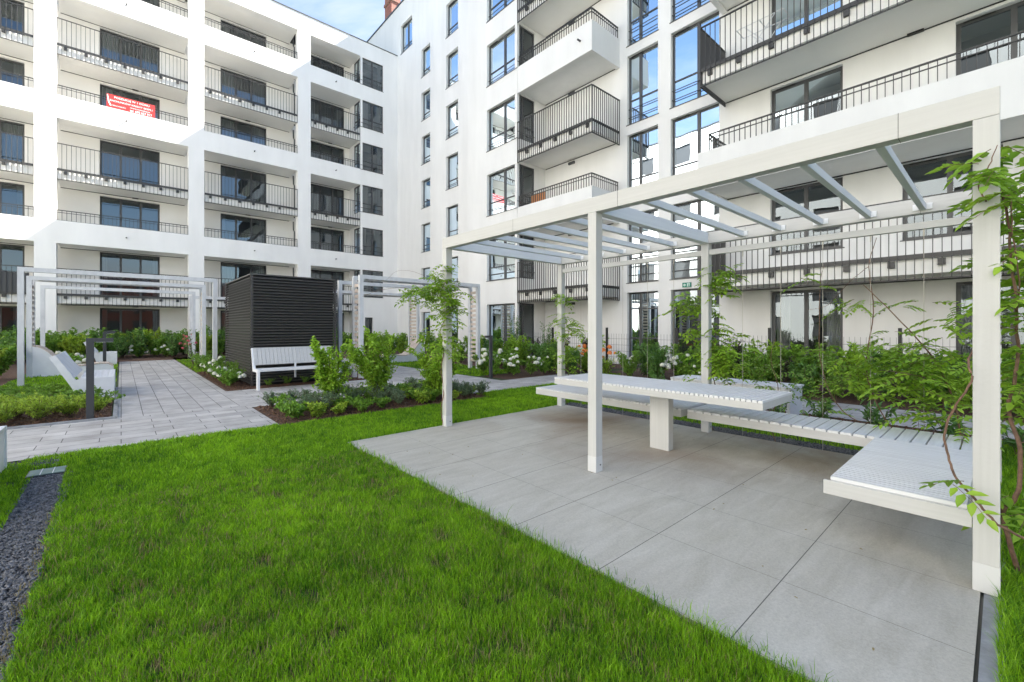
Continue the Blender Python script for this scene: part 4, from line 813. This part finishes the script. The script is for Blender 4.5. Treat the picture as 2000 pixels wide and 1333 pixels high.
# ------------------------------------------------------------------ climbers with feathery leaves
def climber(name, label, stems, seed, sprays, leaflet, per, m=LF_WIST, rach=.22, drop=.0):
    """stems: list of (points, r0, r1). sprays: list of (centre, spread, count)"""
    r = np.random.default_rng(seed); p0 = stems[0][0][0]; root = thing(name, (p0[0], p0[1], 0), label, 'climber'); mb = MB()
    for pts, r0, r1 in stems:
        pts = [Vector(p) for p in pts]; sm = []
        ext = [pts[0]*2-pts[1]]+pts+[pts[-1]*2-pts[-2]]
        for q in range(1, len(ext)-2):
            p0_, p1_, p2_, p3_ = ext[q-1:q+3]
            for k in range(5): u_ = k/5; sm.append(.5*((2*p1_)+(p2_-p0_)*u_+(2*p0_-5*p1_+4*p2_-p3_)*u_*u_+(3*p1_-p0_-3*p2_+p3_)*u_**3)+Vector(r.normal(0, .0016, 3)))
        sm.append(pts[-1]); mb.tube(sm, r0, r1, 7)
    P = []; D = []; U = []; TT = []; SZ = []
    for c_, sp, cnt in sprays:
        c_ = np.array(c_)
        for i in range(cnt):
            o_ = c_+r.normal(0, 1, 3)*np.array(sp)*.5; a = r.uniform(0, 2*np.pi); d = np.array([math.cos(a), math.sin(a), r.uniform(-.35, .45)]); d /= np.linalg.norm(d); l_ = rach*r.uniform(.6, 1.15)
            up = np.array([0, 0, 1.0])+r.normal(0, .2, 3); sd = np.cross(d, up); sd /= np.linalg.norm(sd); pts = []; base = r.random()*.5
            for k in range(per+1):
                t = (k+.5)/per if k < per else 1.0; q = o_+d*l_*t+np.array([0, 0, -.35*l_*t*t]); pts.append(q); s = leaflet*(1-.35*abs(t-.45))*r.uniform(.85, 1.1)
                if k < per:
                    for sg in (1, -1): P.append(q); D.append(sd*sg*.9+d*.5+np.array([0, 0, -.15])+r.normal(0, .1, 3)); U.append(up); SZ.append(s); TT.append(np.clip(base+.45*r.random()+.1, 0, 1))
                else: P.append(q); D.append(d+np.array([0, 0, -.4])); U.append(up); SZ.append(s*1.1); TT.append(base+.4)
            mb.tube([tuple(o_)]+[tuple(q) for q in pts[::2]], .0022, .0012, 4)
    mb.build('stem', VINEB, root)
    o = leaves('foliage', np.array(P), np.array(D), np.array(U), np.array(SZ), np.array(SZ)*.47, m, None, np.array(TT), .25, .18); o.parent = root; o.matrix_parent_inverse = Matrix.Translation(-root.location); return root
# on the left front post
tw = lambda x, y, z0, z1, n, rad, ph=0: [(x+math.cos(ph+i*1.25)*rad, y+math.sin(ph+i*1.25)*rad, z0+(z1-z0)*i/n) for i in range(n+1)]
climber('climbing_plant', 'leafy climber twined round the left front post of the large pergola', [(tw(X0-.015, YA+PW*.75, 0, 1.15, 10, .02), .007, .006), (tw(X0-.02, YA+.05, 1.15, 2.2, 10, .045), .006, .004),
    ([(X0, YA, 1.9), (X0-.25, YA+.3, 2.02), (X0-.6, YA+.75, 2.0), (X0-.8, YA+1.05, 1.9)], .003, .0015), ([(X0, YA, 1.9), (X0-.2, YA+.3, 2.2), (X0-.35, YA+.75, 2.3), (X0-.5, YA+.9, 2.15)], .002, .001)], 201,
    [((X0-.05, YA+.14, 1.95), (.24, .30, .26), 90), ((X0-.02, YA-.05, 1.82), (.20, .22, .22), 44), ((X0-.02, YA+.08, 2.22), (.10, .12, .22), 14), ((X0, YA, 1.45), (.12, .14, .36), 34), ((X0, YA, 1.15), (.12, .2, .2), 14), ((X0-.3, YA+.4, 1.95), (.2, .25, .1), 12)], .078, 4, LF_WIST, .19)
# on the rear middle and rear left posts
climber('climbing_plant', 'climber on the middle rear post of the pergola in front of the entrance', [(tw(X1+.15, YM+.02, 0, 2.3, 16, .05), .008, .004), ([(X1+.15, YM, 1.6), (X1+.2, YM+.25, 1.75), (X1+.2, YM+.5, 1.95)], .004, .002)], 202,
    [((X1+.2, YM-.08, 2.12), (.18, .20, .22), 60), ((X1+.2, YM+.35, 1.78), (.2, .34, .14), 55), ((X1+.2, YM+.15, 1.4), (.2, .28, .28), 50), ((X1+.2, YM, .95), (.2, .34, .34), 60), ((X1+.1, YM-.16, 1.1), (.1, .25, .25), 24)], .082, 4, LF_BRIGHT, .20)
climber('climbing_plant', 'climber on the left rear post of the pergola', [(tw(X1+.12, YA+.0, 0, 2.0, 14, .05), .008, .003)], 203,
    [((X1+.1, YA+.02, 1.95), (.15, .15, .18), 16), ((X1+.1, YA+.0, 1.55), (.15, .2, .15), 20), ((X1+.05, YA-.15, 1.35), (.15, .28, .15), 22), ((X1+.1, YA, .9), (.15, .2, .35), 22)], .078, 4, LF_BRIGHT, .2)
# big climber round the nearest post and corner: broad leaves
climber('climbing_plant', 'large climber with twisting brown stem rising past the nearest right-hand post', [
    ([(3.95, -.06, .0), (3.9, .0, .33), (3.9, -.035, .42), (3.9, -.062, .52), (3.9, -.067, .73), (3.9, -.031, .90), (3.88, -.021, .99), (3.9, -.042, 1.115), (3.95, -.06, 1.3), (3.9, -.051, 1.445), (3.85, -.05, 1.62), (3.8, -.03, 1.85), (3.75, -.02, 2.05), (3.62, .01, 2.2), (3.5, .05, 2.25)], .013, .005),
    ([(3.9, -.055, 1.46), (3.72, .06, 1.42), (3.5, .125, 1.27), (3.42, .113, 1.156), (3.42, .183, .994), (3.42, .217, .847), (3.42, .197, .709), (3.42, .171, .617), (3.42, .109, .536), (3.42, .062, .468), (3.43, .008, .406), (3.5, -.07, .354), (3.6, -.16, .28)], .0052, .0065),
    ([(3.46, .06, 2.12), (3.43, .085, 2.2), (3.42, .05, 2.3), (3.42, .02, 2.4)], .004, .002), ([(3.9, -.05, 1.5), (3.7, -.06, 1.7), (3.62, -.03, 2.0), (3.55, -.03, 2.12)], .004, .003)], 204,
    [((3.44, .10, 2.27), (.08, .10, .04), 9), ((3.42, .01, 2.40), (.04, .04, .03), 2), ((3.5, -.01, 2.15), (.1, .06, .06), 7), ((3.95, -.07, 2.30), (.3, .10, .22), 20), ((3.9, -.07, 1.95), (.3, .10, .3), 36), ((3.95, -.07, 1.6), (.3, .10, .26), 30), ((4.0, -.10, 1.2), (.3, .12, .25), 22), ((4.0, -.12, .95), (.3, .14, .2), 12), ((3.8, -.06, .42), (.15, .08, .08), 5), ((3.42, .14, .60), (.04, .04, .03), 2)], .085, 4, LF_WIST, .19)
climber('climbing_plant', 'sprawling bright climber spilling over the slatted seat behind the nearest post', [
    ([(6.1, .25, 0), (6.1, .3, .6), (6.05, .45, 1.1), (6.0, .7, 1.5), (5.95, 1.0, 1.9)], .010, .004), ([(6.05, .4, .9), (5.6, .6, 1.0), (5.2, .75, 1.05)], .005, .002), ([(6.1, .3, .05), (6.08, .7, .25), (6.02, .98, .9), (6.05, .93, 1.6), (6.0, .96, 2.1), (6.02, .9, 2.4)], .008, .003),
    ([(6.0, .96, 2.1), (6.1, 1.15, 1.95), (6.1, 1.35, 1.7), (6.1, 1.55, 1.65)], .003, .002), ([(6.08, .7, .25), (6.06, 1.2, .5), (6.05, 1.4, 1.0), (6.05, 1.42, 1.6), (6.02, 1.4, 2.0), (6.02, 1.37, 2.15)], .006, .002)], 205,
    [((5.95, .6, 1.15), (.3, .5, .25), 75), ((5.7, .45, .85), (.35, .4, .22), 46), ((6.0, .95, 1.0), (.25, .4, .3), 50), ((5.85, .35, 1.5), (.2, .2, .2), 10), ((6.05, 1.45, 2.02), (.12, .12, .08), 4), ((6.1, 1.2, 1.75), (.1, .25, .1), 5), ((5.95, .7, 1.7), (.15, .3, .08), 5), ((5.9, .35, .6), (.25, .3, .12), 12)], .075, 5, LF_WIST, .24)
climber('climbing_plant', 'climber leafing along the wires between the rear posts', [(tw(X1+.12, 1.9, 0, 1.3, 8, .04), .006, .002)], 206,
    [((X1+.4, 2.0, .8), (.25, .35, .35), 34), ((X1+.4, 1.5, .8), (.3, .3, .35), 44)], .06, 5, LF_MID)
r_ = np.random.default_rng(77); fp = np.column_stack([r_.uniform(2.2, 5.9, 34), r_.uniform(.2, 5.3, 34), np.full(34, .009)]); fd = np.column_stack([r_.normal(size=34), r_.normal(size=34), np.full(34, .05)])
lt = leaves('fallen_leaves', fp, fd, np.tile([0, 0, 1.0], (34, 1)), r_.uniform(.012, .03, 34), r_.uniform(.006, .014, 34), DRYM); lt['kind'] = 'stuff'; lt['label'] = 'small dry leaves scattered on the patio tiles'
# ------------------------------------------------------------------ a label of its own for every repeated plant
bpy.context.view_layer.update()
def px(o):
    x, y = o.location.x, o.location.y; d = x*math.cos(TH)+y*math.sin(TH); return 1000+855.75*(x*math.sin(TH)-y*math.cos(TH))/max(d, .1), d
LM = {'right': [(905, 'behind the slatted portal'), (1000, 'before the wide corner window'), (1075, 'left of the rear left post'), (1170, 'behind the near middle post'), (1255, 'before the narrow stair window'), (1330, 'before the entrance door'), (1386, 'behind the rear middle post'), (1470, 'right of the entrance'), (1575, 'before the two-leaf terrace window'), (1690, 'before the blank wall'), (1800, 'near the last wires'), (1925, 'behind the nearest post'), (2050, 'past the nearest post')],
      'left': [(20, 'at the left edge'), (75, 'by the portal legs'), (150, 'left of the dark window'), (250, 'before the dark window'), (340, 'right of the dark window'), (400, 'by the right portal legs'), (520, 'behind the louvred box'), (690, 'between the right portals')],
      'bed': [(540, 'at its left tip'), (610, 'under the slim bush'), (700, 'under the middle bush'), (790, 'under the broad bush'), (860, 'beside the left front post'), (940, 'at its right tip')],
      'lbed': [(20, 'at the left edge'), (80, 'left of the bench'), (140, 'by the bench back'), (190, 'by the near lamp')]}
def region(g): return 'right' if 'right' in g or 'patio' in g else 'bed' if 'near bed' in g else 'lbed' if 'left bed' in g else 'left'
sets = {}
for o in list(COL.objects):
    if o.parent is None and 'group' in o and o.get('category') in ('shrub', 'plant', 'hydrangea', 'flower'):
        u, d = px(o); lm = min(LM[region(o['group'])], key=lambda q: abs(q[0]-u))[1]
        sets.setdefault((o['group'], o['label'], lm), []).append((u, d, o))
ORD = ['leftmost']+[q+' from left' for q in 'second third fourth fifth sixth seventh eighth ninth tenth eleventh twelfth thirteenth fourteenth fifteenth sixteenth seventeenth eighteenth nineteenth twentieth'.split()]
SHORT = lambda l: l.replace(' in the bed along the right building', '').replace(' at the foot of the left building', '').replace(' in the near bed', '').replace(' in the left bed', '').replace(' among the right-hand beds', '').replace(' with few upright shoots behind the patio bench', ' behind the benches')
for (g_, l_, lm), v in sets.items():
    v.sort(key=lambda q: q[1]); h = (len(v)+1)//2
    parts = [('', v)] if len(v) < 6 else [(' front half', v[:h]), (' back half', v[h:])]
    for pre, w_ in parts:
        w_.sort(key=lambda q: q[0]); n = len(w_)
        for i, (u, d, o) in enumerate(w_):
            tail = '' if n == 1 else (' left one', ' right one')[i] if n == 2 else ' '+(ORD[i] if i < n-1 else 'rightmost')
            if pre or tail: tail = ','+pre+tail
            o['label'] = SHORT(l_)+' '+lm+tail
for o in bpy.data.objects:
    if o.parent is None and o.type not in {'CAMERA', 'LIGHT'} and 'kind' not in o and 'label' not in o: print('UNLABELLED', o.name)
